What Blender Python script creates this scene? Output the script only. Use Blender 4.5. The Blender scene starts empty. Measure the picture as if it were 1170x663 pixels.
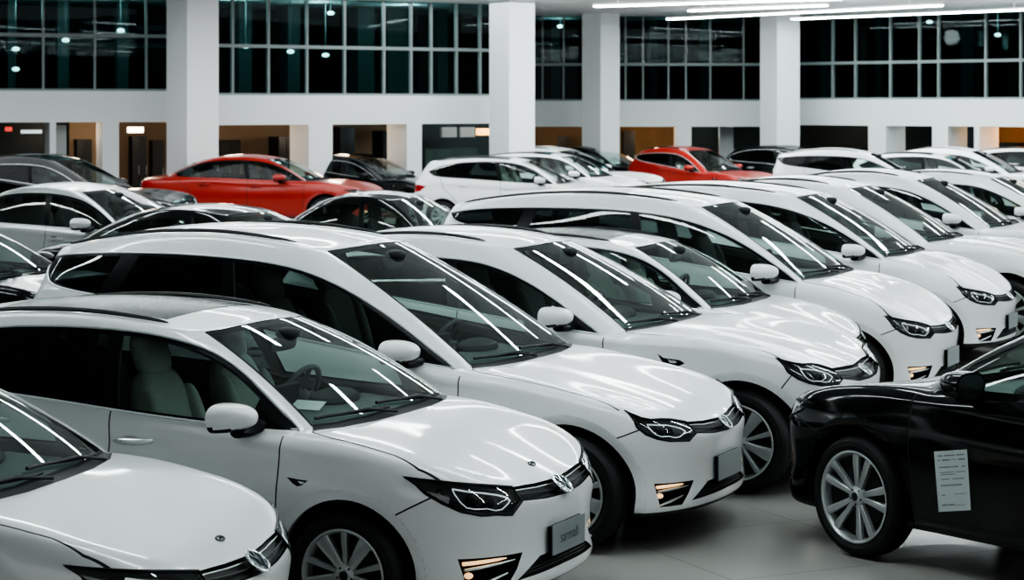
import bpy, bmesh, math, random
import numpy as np
from mathutils import Vector, Matrix
from mathutils.bvhtree import BVHTree

SC = bpy.context.scene
COL = SC.collection
PI = math.pi

# ------------------------------------------------------------------ materials
MATS = {}
def mat(name, col=(.8, .8, .8), rough=.5, metal=0., coat=0., emit=None, estr=0., noise=None, spec=.5, bump=None):
    if name in MATS:
        return MATS[name]
    m = bpy.data.materials.new(name)
    m.use_nodes = True
    nt = m.node_tree
    b = nt.nodes['Principled BSDF']
    b.inputs['Base Color'].default_value = (*col, 1)
    b.inputs['Roughness'].default_value = rough
    b.inputs['Metallic'].default_value = metal
    b.inputs['Coat Weight'].default_value = coat
    b.inputs['Coat Roughness'].default_value = .06
    b.inputs['Specular IOR Level'].default_value = spec
    if emit:
        b.inputs['Emission Color'].default_value = (*emit, 1)
        b.inputs['Emission Strength'].default_value = estr
    if noise:
        sc_, amt = noise
        tc = nt.nodes.new('ShaderNodeTexCoord')
        nz = nt.nodes.new('ShaderNodeTexNoise'); nz.inputs['Scale'].default_value = sc_
        nz.inputs['Detail'].default_value = 4
        mx = nt.nodes.new('ShaderNodeMix'); mx.data_type = 'RGBA'
        mx.inputs['A'].default_value = (*[c * (1 - amt) for c in col], 1)
        mx.inputs['B'].default_value = (*[min(1, c * (1 + amt)) for c in col], 1)
        nt.links.new(tc.outputs['Object'], nz.inputs['Vector'])
        nt.links.new(nz.outputs['Fac'], mx.inputs['Factor'])
        nt.links.new(mx.outputs['Result'], b.inputs['Base Color'])
        if bump:
            bp = nt.nodes.new('ShaderNodeBump'); bp.inputs['Strength'].default_value = bump
            bp.inputs['Distance'].default_value = .01
            nt.links.new(nz.outputs['Fac'], bp.inputs['Height'])
            nt.links.new(bp.outputs['Normal'], b.inputs['Normal'])
    MATS[name] = m
    return m

def glass(name, tint, base=.05, refl=1.):
    """thin automotive glass: tinted see-through layer under a Fresnel reflection"""
    if name in MATS:
        return MATS[name]
    m = bpy.data.materials.new(name); m.use_nodes = True
    nt = m.node_tree; nt.nodes.clear()
    out = nt.nodes.new('ShaderNodeOutputMaterial')
    tr = nt.nodes.new('ShaderNodeBsdfTransparent'); tr.inputs[0].default_value = (*tint, 1)
    gl = nt.nodes.new('ShaderNodeBsdfGlossy'); gl.inputs['Roughness'].default_value = .02
    gl.inputs['Color'].default_value = (refl, refl, refl, 1)
    lw = nt.nodes.new('ShaderNodeLayerWeight'); lw.inputs['Blend'].default_value = .5
    pw = nt.nodes.new('ShaderNodeMath'); pw.operation = 'POWER'; pw.inputs[1].default_value = 4.
    ml = nt.nodes.new('ShaderNodeMath'); ml.operation = 'MULTIPLY_ADD'
    ml.inputs[1].default_value = 1 - base; ml.inputs[2].default_value = base
    mx = nt.nodes.new('ShaderNodeMixShader')
    L = nt.links.new
    L(lw.outputs['Facing'], pw.inputs[0]); L(pw.outputs[0], ml.inputs[0]); L(ml.outputs[0], mx.inputs[0])
    L(tr.outputs[0], mx.inputs[1]); L(gl.outputs[0], mx.inputs[2]); L(mx.outputs[0], out.inputs[0])
    MATS[name] = m
    return m

M_GAP = mat('shadow_gap', (.012, .013, .014), .8)
M_BLK = mat('gloss_black', (.006, .007, .008), .3, spec=.15)
M_GRI = mat('grille_black', (.007, .008, .009), .45, spec=.25)
M_PLA = mat('black_plastic', (.013, .014, .015), .55, noise=(60, .2))
M_RUB = mat('tyre_rubber', (.010, .011, .012), .6, noise=(25, .25))
M_CHR = mat('chrome', (.72, .76, .77), .2, metal=1.)
M_TRIMS = mat('satin_trim', (.66, .70, .70), .35, metal=.35)
M_SAT = mat('satin_silver', (.62, .65, .65), .28, metal=.85)
M_RIM = mat('rim_silver', (.50, .53, .53), .32, metal=.6)
M_RIMD = mat('rim_dark', (.02, .022, .024), .4)
M_DRL = mat('daytime_light', (.85, .9, .92), .25, emit=(.9, .97, 1), estr=.25)
M_AMB = mat('amber_lamp', (.9, .6, .35), .25, emit=(1, .62, .3), estr=.9)
M_TAIL = mat('tail_red', (.35, .01, .012), .12, coat=1.)
M_LENS = glass('lamp_lens', (.93, .95, .96), .06)
M_WIND = glass('windshield_glass', (.72, .83, .80), .055, .85)
M_SIDE = glass('front_side_glass', (.66, .76, .72), .04, .75)
M_PRIV = glass('privacy_glass', (.17, .215, .21), .04, .6)
M_ROOFG = mat('roof_glass', (.006, .011, .011), .22, spec=.08)
M_SEAT = mat('seat_fabric_light', (.42, .44, .42), .8, noise=(40, .12))
M_SEATD = mat('seat_fabric_dark', (.07, .075, .075), .8, noise=(40, .15))
M_INT = mat('interior_dark', (.022, .026, .026), .7)
M_DASH = mat('dashboard_grey', (.085, .10, .098), .6, noise=(30, .12))
M_LINE = mat('headliner', (.10, .115, .11), .85)
M_PAPER = mat('paper', (.52, .57, .58), .6)
M_PLATE = mat('plate_grey', (.27, .30, .31), .35)
M_INK = mat('ink', (.06, .07, .08), .6)
M_BLUE = mat('emblem_blue', (.02, .035, .06), .2, coat=.5)

# ------------------------------------------------------------------ mesh builder
class MB:
    def __init__(s):
        s.v = []; s.f = []; s.m = []; s.n = None
    def add(s, vs, fs, mi=0):
        o = len(s.v)
        s.v += [tuple(a) for a in vs]
        for f in fs:
            s.f.append(tuple(o + i for i in f)); s.m.append(mi)
        return s
    def box(s, c, d, mi=0, R=None):
        vs = []
        for x in (-.5, .5):
            for y in (-.5, .5):
                for z in (-.5, .5):
                    p = Vector((x * d[0], y * d[1], z * d[2]))
                    if R is not None: p = R @ p
                    vs.append(p + Vector(c))
        return s.add(vs, [(0, 1, 3, 2), (4, 6, 7, 5), (0, 4, 5, 1), (2, 3, 7, 6), (0, 2, 6, 4), (1, 5, 7, 3)], mi)
    def tube(s, pts, r, n=8, mi=0, closed=False, flat=1., up=None, caps=True):
        pts = [Vector(p) for p in pts]
        k = len(pts); vs = []
        for i, p in enumerate(pts):
            a = pts[i - 1] if (i > 0 or closed) else pts[i]
            b = pts[(i + 1) % k] if (i < k - 1 or closed) else pts[i]
            t = (b - a)
            t = t.normalized() if t.length > 1e-9 else Vector((1, 0, 0))
            u = Vector(up) if up is not None else (Vector((0, 0, 1)) if abs(t.z) < .95 else Vector((1, 0, 0)))
            w = t.cross(u).normalized(); u2 = w.cross(t).normalized()
            rr = r[i] if isinstance(r, (list, tuple)) else r
            for j in range(n):
                an = 2 * PI * j / n
                vs.append(p + w * (math.cos(an) * rr * flat) + u2 * (math.sin(an) * rr))
        fs = []
        for i in range(k if closed else k - 1):
            for j in range(n):
                a = i * n + j; b = i * n + (j + 1) % n; i2 = (i + 1) % k
                fs.append((a, b, i2 * n + (j + 1) % n, i2 * n + j))
        if caps and not closed:
            fs.append(tuple(range(n))[::-1]); fs.append(tuple((k - 1) * n + j for j in range(n)))
        return s.add(vs, fs, mi)
    def lathe(s, prof, c=(0, 0, 0), axis='y', n=32, mi=0, a0=0, a1=2 * PI):
        """prof = [(radius, along axis)]"""
        full = abs(a1 - a0 - 2 * PI) < 1e-6
        k = n if full else n + 1
        vs = []
        for i in range(k):
            an = a0 + (a1 - a0) * i / n
            for r, h in prof:
                p = (r * math.cos(an), h, r * math.sin(an))
                if axis == 'z': p = (p[0], p[2], p[1])
                if axis == 'x': p = (p[1], p[0], p[2])
                vs.append((p[0] + c[0], p[1] + c[1], p[2] + c[2]))
        q = len(prof); fs = []
        for i in range(n):
            i2 = (i + 1) % k
            for j in range(q - 1):
                fs.append((i * q + j, i * q + j + 1, i2 * q + j + 1, i2 * q + j))
        return s.add(vs, fs, mi)
    def prism(s, poly, d, mi=0):
        """poly = list of 3-D points (planar), d = extrusion vector"""
        k = len(poly); d = Vector(d)
        vs = [Vector(p) for p in poly] + [Vector(p) + d for p in poly]
        fs = [tuple(range(k)), tuple(range(k, 2 * k))[::-1]]
        fs += [(i, i + k, (i + 1) % k + k, (i + 1) % k) for i in range(k)]
        return s.add(vs, fs, mi)
    def ball(s, c, r, nu=16, nv=10, mi=0, e=1.):
        vs = []; fs = []
        def sp(a): return math.copysign(abs(a) ** e, a)
        for i in range(nv + 1):
            ph = -PI / 2 + PI * i / nv
            for j in range(nu):
                th = 2 * PI * j / nu
                vs.append((c[0] + r[0] * sp(math.cos(ph)) * sp(math.cos(th)),
                           c[1] + r[1] * sp(math.cos(ph)) * sp(math.sin(th)), c[2] + r[2] * sp(math.sin(ph))))
        for i in range(nv):
            for j in range(nu):
                fs.append((i * nu + j, i * nu + (j + 1) % nu, (i + 1) * nu + (j + 1) % nu, (i + 1) * nu + j))
        return s.add(vs, fs, mi)
    def mirrored(s):
        o = MB(); o.v = [(x, -y, z) for x, y, z in s.v]; o.f = [tuple(reversed(f)) for f in s.f]; o.m = list(s.m)
        if s.n: o.n = [(x, -y, z) for x, y, z in s.n]
        return o
    def both(s):
        o = s.mirrored(); k = len(s.v)
        r = MB(); r.v = s.v + o.v; r.f = s.f + [tuple(i + k for i in f) for f in o.f]; r.m = s.m + o.m
        if s.n: r.n = s.n + o.n
        return r
    def build(s, name, mats, parent=None, smooth=True, angle=40, fix=True):
        if not isinstance(mats, (list, tuple)): mats = [mats]
        me = bpy.data.meshes.new(name)
        me.from_pydata(s.v, [], s.f)
        for m in mats: me.materials.append(m)
        me.polygons.foreach_set('material_index', s.m)
        if s.n is None and fix:
            bm = bmesh.new(); bm.from_mesh(me)
            bmesh.ops.remove_doubles(bm, verts=bm.verts, dist=1e-5)
            bmesh.ops.recalc_face_normals(bm, faces=bm.faces)
            bm.to_mesh(me); bm.free()
        if smooth:
            me.shade_smooth()
            if s.n is not None:
                me.normals_split_custom_set_from_vertices([tuple(n) for n in s.n])
            else:
                me.set_sharp_from_angle(angle=math.radians(angle))
        me.update()
        o = bpy.data.objects.new(name, me); COL.objects.link(o)
        if parent is not None: o.parent = parent
        return o

def chaikin(pts, it=2, closed=True, keep=()):
    pts = [tuple(p) for p in pts]
    keep = {pts[i] for i in keep}
    for _ in range(it):
        out = []; n = len(pts)
        for i in range(n):
            a = pts[i]
            p = pts[i - 1]; q = pts[(i + 1) % n]
            if not closed and i in (0, n - 1):
                out.append(a); continue
            if a in keep:
                out.append(a); continue
            out.append(tuple(.25 * u + .75 * v for u, v in zip(p, a)))
            out.append(tuple(.75 * v + .25 * u for v, u in zip(a, q)))
        pts = out
    return pts

def ribbon(pts, w):
    """2-D polyline -> closed polygon of constant width"""
    L = []; R = []; n = len(pts)
    for i, p in enumerate(pts):
        a = pts[max(0, i - 1)]; b = pts[min(n - 1, i + 1)]
        dx, dy = b[0] - a[0], b[1] - a[1]; l = math.hypot(dx, dy) or 1
        nx, ny = -dy / l * w / 2, dx / l * w / 2
        L.append((p[0] + nx, p[1] + ny)); R.append((p[0] - nx, p[1] - ny))
    return L + R[::-1]

def inpoly(x, y, P):
    c = False; j = len(P) - 1
    for i in range(len(P)):
        xi, yi = P[i]; xj, yj = P[j]
        if (yi > y) != (yj > y) and x < (xj - xi) * (y - yi) / (yj - yi) + xi:
            c = not c
        j = i
    return c

def lerp(a, b, t): return a + (b - a) * t
def sstep(a, b, x):
    t = max(0., min(1., (x - a) / (b - a))); return t * t * (3 - 2 * t)

# ------------------------------------------------------------------ car shell
def shell_net(p):
    g = lambda k: p[k]
    xf, xr, hw, af, ar = g('xf'), g('xr'), g('hw'), g('af'), g('ar')
    H, xc, zc, xt, zt, xrr, zrr, xrb, zrb = (g(k) for k in ('H', 'xc', 'zc', 'xt', 'zt', 'xrr', 'zrr', 'xrb', 'zrb'))
    zbf, zbr, zh = g('zbf'), g('zbr'), g('zh')
    yb, yt = g('yb'), g('yt')      # half width at belt / roof edge
    c6 = af - .46
    xs = [lerp(c6, ar, t) for t in (.25, .5, .75)]
    O = [(xf, 0), (xf - .02, .27), (xf - .085, .53), (xf - .235, hw - .115), (xf - .45, hw - .035), (af, hw - .005), (c6, hw),
         (xs[0], hw), (xs[1], hw), (xs[2], hw), (ar, hw - .005), (xr + .42, hw - .03), (xr + .18, hw - .11),
         (xr + .06, hw - .30), (xr + .015, .27), (xr, 0)]
    wf = [1, 1, 1, .85, .3] + [0] * 11
    wr = [0] * 11 + [.3, .85, 1, 1, 1]
    def normal(i):
        if i == 0: return (1, 0)
        if i == 15: return (-1, 0)
        a, b = O[i - 1], O[i + 1]
        dx, dy = b[0] - a[0], b[1] - a[1]; l = math.hypot(dx, dy)
        return (dy / l * 1.0, -dx / l) if False else (dy / l, -dx / l)
    rows = []
    fr = p['rows']
    for (df, ds, dr, zf, zs, zr) in fr:
        row = []
        for i in range(16):
            a, b = wf[i], wr[i]; c = 1 - a - b
            ins = a * df + b * dr + c * ds
            z = a * zf + b * zr + c * zs
            n = normal(i)
            row.append([O[i][0] - n[0] * ins, O[i][1] - n[1] * ins, z])
        row[0][1] = 0; row[15][1] = 0
        rows.append(row)
    # shoulder / bonnet edge ring: fender tops climb from the lamps to the pillars
    r6 = rows[6]
    for i, z in zip(range(2, 7), p['fend']): r6[i][2] = z
    for i, z in zip(range(9, 14), p['rfend']): r6[i][2] = z
    # belt ring
    belt = []
    dxs = p.get('bdx', (0, -.012, -.05, -.085, -.12, -.17, -.27))
    dys = (0, .27, .50, yb - .125, yb - .07, yb - .035, yb - .006)
    for i in range(7):
        z = lerp(zc, zbf, (i / 6) ** 1.5)
        belt.append([xc + dxs[i], dys[i], z])
    rb = [(-0, 0), (.012, .25), (.05, .46), (.13, yb - .17), (.26, yb - .075), (.45, yb - .025)]   # from centre outward
    rearb = [[xrb + d, y, lerp(zrb, zbr, (k / 5) ** 1.5)] for k, (d, y) in enumerate(rb)]
    bx = [lerp(belt[6][0], rearb[5][0], t) for t in (.25, .5, .75)]
    for t, x in zip((.25, .5, .75), bx):
        belt.append([x, yb + .008, lerp(zbf, zbr, t)])
    belt += rearb[::-1]
    # roof ring
    xp = p.get('xpk', lerp(xt, xrr, .42))
    def roof(x):
        if x > xp:
            t = (x - xp) / (xt - xp); return H - (H - zt) * t * t
        t = (xp - x) / (xp - xrr); return H - (H - zrr) * abs(t) ** 2.2
    top = []
    tdx = p.get('tdx', (0, -.012, -.04, -.075, -.11, -.17, -.30)); tdy = (0, .21, .385, yt - .11, yt - .055, yt - .02, yt)
    for i in range(7):
        x = xt + tdx[i]
        top.append([x, tdy[i], roof(x) - .052 * (tdy[i] / yt) ** 2])
    tr = [(0, 0), (.012, .2), (.045, .37), (.10, yt - .13), (.2, yt - .05), (.36, yt - .015)]
    reart = []
    for d, y in tr:
        x = xrr + d; reart.append([x, y, roof(x) - .052 * (y / yt) ** 2])
    for t in (.25, .5, .75):
        x = lerp(top[6][0], reart[5][0], t); top.append([x, yt + .008, roof(x) - .054])
    top += reart[::-1]
    def mixrow(A, B, t, bulge, zb):
        out = []
        for i in range(16):
            a, b = Vector(A[i]), Vector(B[i]); q = a.lerp(b, t)
            n = normal(i)
            bu = bulge(i); q.x += n[0] * bu; q.y += n[1] * bu; q.z += zb(i)
            if i in (0, 15): q.y = 0
            out.append(list(q))
        return out
    hb = p['hood_bulge']; tb = p['trunk_bulge']
    z7 = lambda i: hb * wf[i] + (.5 * hb if i in (4, 5) else 0) + tb * wr[i]
    rows.append(mixrow(r6, belt, .34, lambda i: .012, z7))
    rows.append(mixrow(r6, belt, .72, lambda i: .012, lambda i: z7(i) * .8))
    rows.append(belt)
    rows.append(mixrow(belt, top, .05, lambda i: .0, lambda i: 0))
    bw = p.get('glass_bulge', .018)
    sb = lambda k: (lambda i: (bw * k if 5 <= i <= 10 else .006 * k))
    rows.append(mixrow(belt, top, .36, sb(1.), lambda i: (.022 if i < 5 else .012 if i > 10 else 0)))
    rows.append(mixrow(belt, top, .70, sb(1.), lambda i: (.022 if i < 5 else .012 if i > 10 else 0)))
    rows.append(top)
    xa, xb = xt - .38, xrr + .42
    cen = [[lerp(xa, xb, i / 15), 0, 0] for i in range(16)]
    def rrow(t):
        out = []
        for i in range(16):
            x = lerp(top[i][0], cen[i][0], t); y = top[i][1] * (1 - t)
            out.append([x, y, roof(x) - .052 * (y / yt) ** 2])
        return out
    rows.append(rrow(.10)); rows.append(rrow(.48)); rows.append(rrow(1.))
    N = np.array(rows)
    return N, roof, lambda x: lerp(zbf, zbr, (belt[6][0] - x) / (belt[6][0] - rearb[5][0]))

def bs_matrix(n, sub):
    """uniform cubic B-spline sampling matrix over extended control list (n+2) -> samples"""
    S = []
    for i in range(n - 1):
        for k in range(sub):
            S.append((i, k / sub))
    S.append((n - 2, 1.))
    M = np.zeros((len(S), n + 2))
    for r, (i, t) in enumerate(S):
        w = ((1 - t) ** 3 / 6, (3 * t ** 3 - 6 * t * t + 4) / 6, (-3 * t ** 3 + 3 * t * t + 3 * t + 1) / 6, t ** 3 / 6)
        for k in range(4): M[r, i + k] += w[k]
    return M

MIR = np.array([1, -1, 1.])
def ext_cols(N):
    a = N[:, 1:2] * MIR; b = N[:, -2:-1] * MIR
    return np.concatenate([a, N, b], 1)
def ext_rows(N):
    a = 2 * N[0:1] - N[1:2]; b = N[-2:-1] * MIR
    return np.concatenate([a, N, b], 0)

def shell_mesh(p, su=8, sv=7):
    N, roof, belt = shell_net(p)
    nr, nc = N.shape[:2]
    C = N.copy()
    M1r, M1c = bs_matrix(nr, 1), bs_matrix(nc, 1)
    for _ in range(2):
        E = np.einsum('ab,bcd->acd', M1r, ext_rows(np.einsum('ab,cbd->cad', M1c, ext_cols(C))))
        C = C + .6 * (N - E)
        C[:, 0, 1] = 0; C[:, -1, 1] = 0; C[-1, :, 1] = 0
    Mr, Mc = bs_matrix(nr, sv), bs_matrix(nc, su)
    G = np.einsum('ab,bcd->acd', Mr, ext_rows(np.einsum('ab,cbd->cad', Mc, ext_cols(C))))
    G[..., 1] *= -1                       # build the right-hand half (y<0)
    G[:, 0, 1] = 0; G[:, -1, 1] = 0; G[-1, :, 1] = 0
    return G, roof, belt

def make_bm(G):
    bm = bmesh.new()
    R, Cn = G.shape[:2]
    vs = [[bm.verts.new(G[r, c]) for c in range(Cn)] for r in range(R)]
    for r in range(R - 1):
        for c in range(Cn - 1):
            try:
                bm.faces.new((vs[r][c], vs[r][c + 1], vs[r + 1][c + 1], vs[r + 1][c]))
            except ValueError:
                pass
    bmesh.ops.remove_doubles(bm, verts=bm.verts, dist=1e-5)
    bm.normal_update()
    # outward = away from (0,0,.7)
    s = 0
    for f in bm.faces:
        c = f.calc_center_median(); s += f.normal.dot(c - Vector((0, 0, .7))) * f.calc_area()
    if s < 0:
        bmesh.ops.reverse_faces(bm, faces=bm.faces)
        bm.normal_update()
    return bm

SIDE = (Vector((1, 0, 0)), Vector((0, 0, 1)), Vector((0, -1, 0)))
TOP = (Vector((1, 0, 0)), Vector((0, 1, 0)), Vector((0, 0, 1)))
FRONT = (Vector((0, 1, 0)), Vector((0, 0, 1)), Vector((1, 0, 0)))
REAR = (Vector((0, 1, 0)), Vector((0, 0, 1)), Vector((-1, 0, 0)))
s45 = math.sqrt(.5)
DIAG = (Vector((s45, s45, 0)), Vector((0, 0, 1)), Vector((s45, -s45, 0)))     # seen from the front right corner
RDIAG = (Vector((s45, -s45, 0)), Vector((0, 0, 1)), Vector((-s45, -s45, 0)))

def P2(B, q):
    q = Vector(q); return (B[0].dot(q), B[1].dot(q))

def cut(bm, B, poly, filt, closed=True):
    e1, e2, d = B
    xs = [q[0] for q in poly]; ys = [q[1] for q in poly]
    x0, x1, y0, y1 = min(xs), max(xs), min(ys), max(ys)
    def bb(f):
        a = [(e1.dot(v.co), e2.dot(v.co)) for v in f.verts]
        u = [t[0] for t in a]; w = [t[1] for t in a]
        return min(u), max(u), min(w), max(w)
    cand = {}
    for f in bm.faces:
        if f.normal.dot(d) < .02: continue
        if filt and not filt(f.calc_center_median(), f.normal): continue
        b = bb(f)
        if b[1] < x0 or b[0] > x1 or b[3] < y0 or b[2] > y1: continue
        cand[f] = b
    n = len(poly)
    for i in range(n if closed else n - 1):
        a = poly[i]; c = poly[(i + 1) % n]
        dx, dy = c[0] - a[0], c[1] - a[1]
        if math.hypot(dx, dy) < 1e-6: continue
        nn = e1 * dy - e2 * dx; nn.normalize()
        sx0, sx1 = min(a[0], c[0]) - 1e-4, max(a[0], c[0]) + 1e-4
        sy0, sy1 = min(a[1], c[1]) - 1e-4, max(a[1], c[1]) + 1e-4
        sel = [f for f, b in cand.items() if not (b[1] < sx0 or b[0] > sx1 or b[3] < sy0 or b[2] > sy1)]
        if not sel: continue
        co = e1 * a[0] + e2 * a[1]
        geom = set(sel)
        for f in sel:
            geom.update(f.edges); geom.update(f.verts)
        res = bmesh.ops.bisect_plane(bm, geom=list(geom), dist=1e-5, plane_co=co, plane_no=nn)
        for f in sel:
            if f in cand: del cand[f]
        for g in res['geom']:
            if isinstance(g, bmesh.types.BMFace) and g.is_valid:
                g.normal_update(); cand[g] = bb(g)
        for f in sel:
            if f.is_valid and f not in cand:
                cand[f] = bb(f)

# ------------------------------------------------------------------ car assembly
def base_params(**k):
    p = dict(xf=2.08, xr=-2.02, hw=.86, af=1.30, ar=-1.28, H=1.49, xc=1.13, zc=.975, xt=.42, zt=1.395, xrr=-1.72, zrr=1.37,
             xrb=-1.93, zrb=1.06, zbf=.945, zbr=1.07, zh=.69, yb=.80, yt=.565, hood_bulge=.034, trunk_bulge=.0,
             fend=(.735, .79, .812, .818, .84), rfend=(.87, .89, .91, .93, .94),
             rows=[(.16, .11, .14, .20, .20, .23), (.04, .055, .05, .205, .215, .25), (.0, .03, .0, .26, .30, .36),
                   (.018, .012, -.01, .38, .45, .5), (.012, 0, .0, .50, .60, .64), (.0, .002, .012, .605, .72, .78),
                   (.05, .028, .035, .69, .835, .93)],
             R=.308, Ra=.362, rim=.223, tw=.205, wy=.755,
             # lamp: (x,z) side points from tip, then (y,z) front points
             lamp_top=[('s', 1.60, .795), ('d', 1.80, -.72, .772), ('f', -.56, .742), ('f', -.40, .712)],
             lamp_bot=[('f', -.40, .650), ('f', -.475, .598), ('d', 1.87, -.675, .622), ('d', 1.74, -.755, .695)],
             gr_top=[('f', -.2, .70), ('f', 0, .695)], gr_bot=[('f', -.2, .632), ('f', 0, .625)],
             doorx=.93, bpx=-.07, quarter=False, privacy=True, sunroof=True, rails=True, seat='light', lip=.222,
             dlo=None, emblem=True, plate='text', chrome=True, fog='bar', detail=True, badge='arrow',
             rdoor=None, hatch=True)
    p.update(k)
    return p

WHEELS = {}
def wheel_meshes(p, style):
    key = (p['R'], p['rim'], p['tw'], style)
    if key in WHEELS: return WHEELS[key]
    R, rr, w = p['R'], p['rim'], p['tw'] / 2
    t = MB()
    sh = (R - rr)
    t.lathe([(rr - .012, -w * .78), (rr + .004, -w * .90), (rr + sh * .35, -w * 1.06), (rr + sh * .68, -w * 1.04), (R - .014, -w * .88),
             (R - .002, -w * .62), (R, -w * .3), (R - .006, -w * .28), (R - .006, -w * .2), (R, -w * .18), (R, w * .18), (R - .006, w * .2),
             (R - .006, w * .28), (R, w * .3), (R - .002, w * .62), (R - .014, w * .88),
             (rr + sh * .6, w * 1.04), (rr - .012, w * .8)], n=64)
    r = MB()
    y0 = -w * .86
    r.lathe([(rr - .002, y0 - .002), (rr + .004, y0 - .012), (rr - .006, y0 - .014), (rr - .016, y0 - .004), (rr - .022, y0 + .03), (rr - .02, w * .8)], n=64)
    # dark inner barrel + brake disc
    r.lathe([(rr - .024, y0 + .045), (.02, y0 + .05)], n=48, mi=1)
    r.lathe([(rr * .74, y0 + .036), (rr * .74, y0 + .046), (.04, y0 + .046)], n=40, mi=2)
    r.lathe([(rr * .74, y0 + .036), (.04, y0 + .036)], n=40, mi=2)
    yh = y0 + .012; ye = y0 - .006
    def spoke(a, wi, wo, mid=None):
        c, s = math.cos(a), math.sin(a)
        def pt(rad, off, y): return (c * rad - s * off, y, s * rad + c * off)
        ra, rb = .045, rr - .008
        rads = [ra, lerp(ra, rb, .35), lerp(ra, rb, .75), rb]
        ws = [wi, lerp(wi, wo, .28), lerp(wi, wo, .72), wo]
        ys = [yh, lerp(yh, ye, .25) - .002, lerp(yh, ye, .7) - .004, ye]
        vs = []
        for rad, wd, y in zip(rads, ws, ys):
            vs += [pt(rad, -wd, y + .028), pt(rad, -wd, y + .004), pt(rad, -wd * .72, y), pt(rad, wd * .72, y), pt(rad, wd, y + .004), pt(rad, wd, y + .028)]
        fs = []
        for i in range(3):
            for j in range(5):
                fs.append((i * 6 + j, i * 6 + j + 1, i * 6 + 7 + j, i * 6 + 6 + j))
        r.add(vs, fs, 0)
    if style == 'blade':
        for k in range(5):
            a = PI / 2 + k * 2 * PI / 5
            spoke(a, .010, rr * .075)
            spoke(a + PI / 5, .021, rr * .185)
    else:
        for k in range(5):
            a = PI / 2 + .25 + k * 2 * PI / 5
            for s_ in (-1, 1): spoke(a + s_ * math.radians(12.5), .014, rr * .095)
    r.lathe([(.0001, yh - .014), (.026, yh - .013), (.033, yh - .006), (.052, yh - .002), (.062, yh + .02)], n=32, mi=0)
    r.lathe([(.0001, yh - .0155), (.022, yh - .0145), (.024, yh - .011)], n=24, mi=3)
    for k in range(5):
        a = PI / 2 + PI / 5 + k * 2 * PI / 5
        r.lathe([(.0001, yh - .006), (.006, yh - .006), (.006, yh + .01)], c=(.041 * math.cos(a), 0, .041 * math.sin(a)), n=8, mi=1)
    WHEELS[key] = (t, r)
    return WHEELS[key]

def tag(o, label=None, cat=None, group=None, kind=None):
    if label: o['label'] = label
    if cat: o['category'] = cat
    if group: o['group'] = group
    if kind: o['kind'] = kind
    return o

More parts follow.
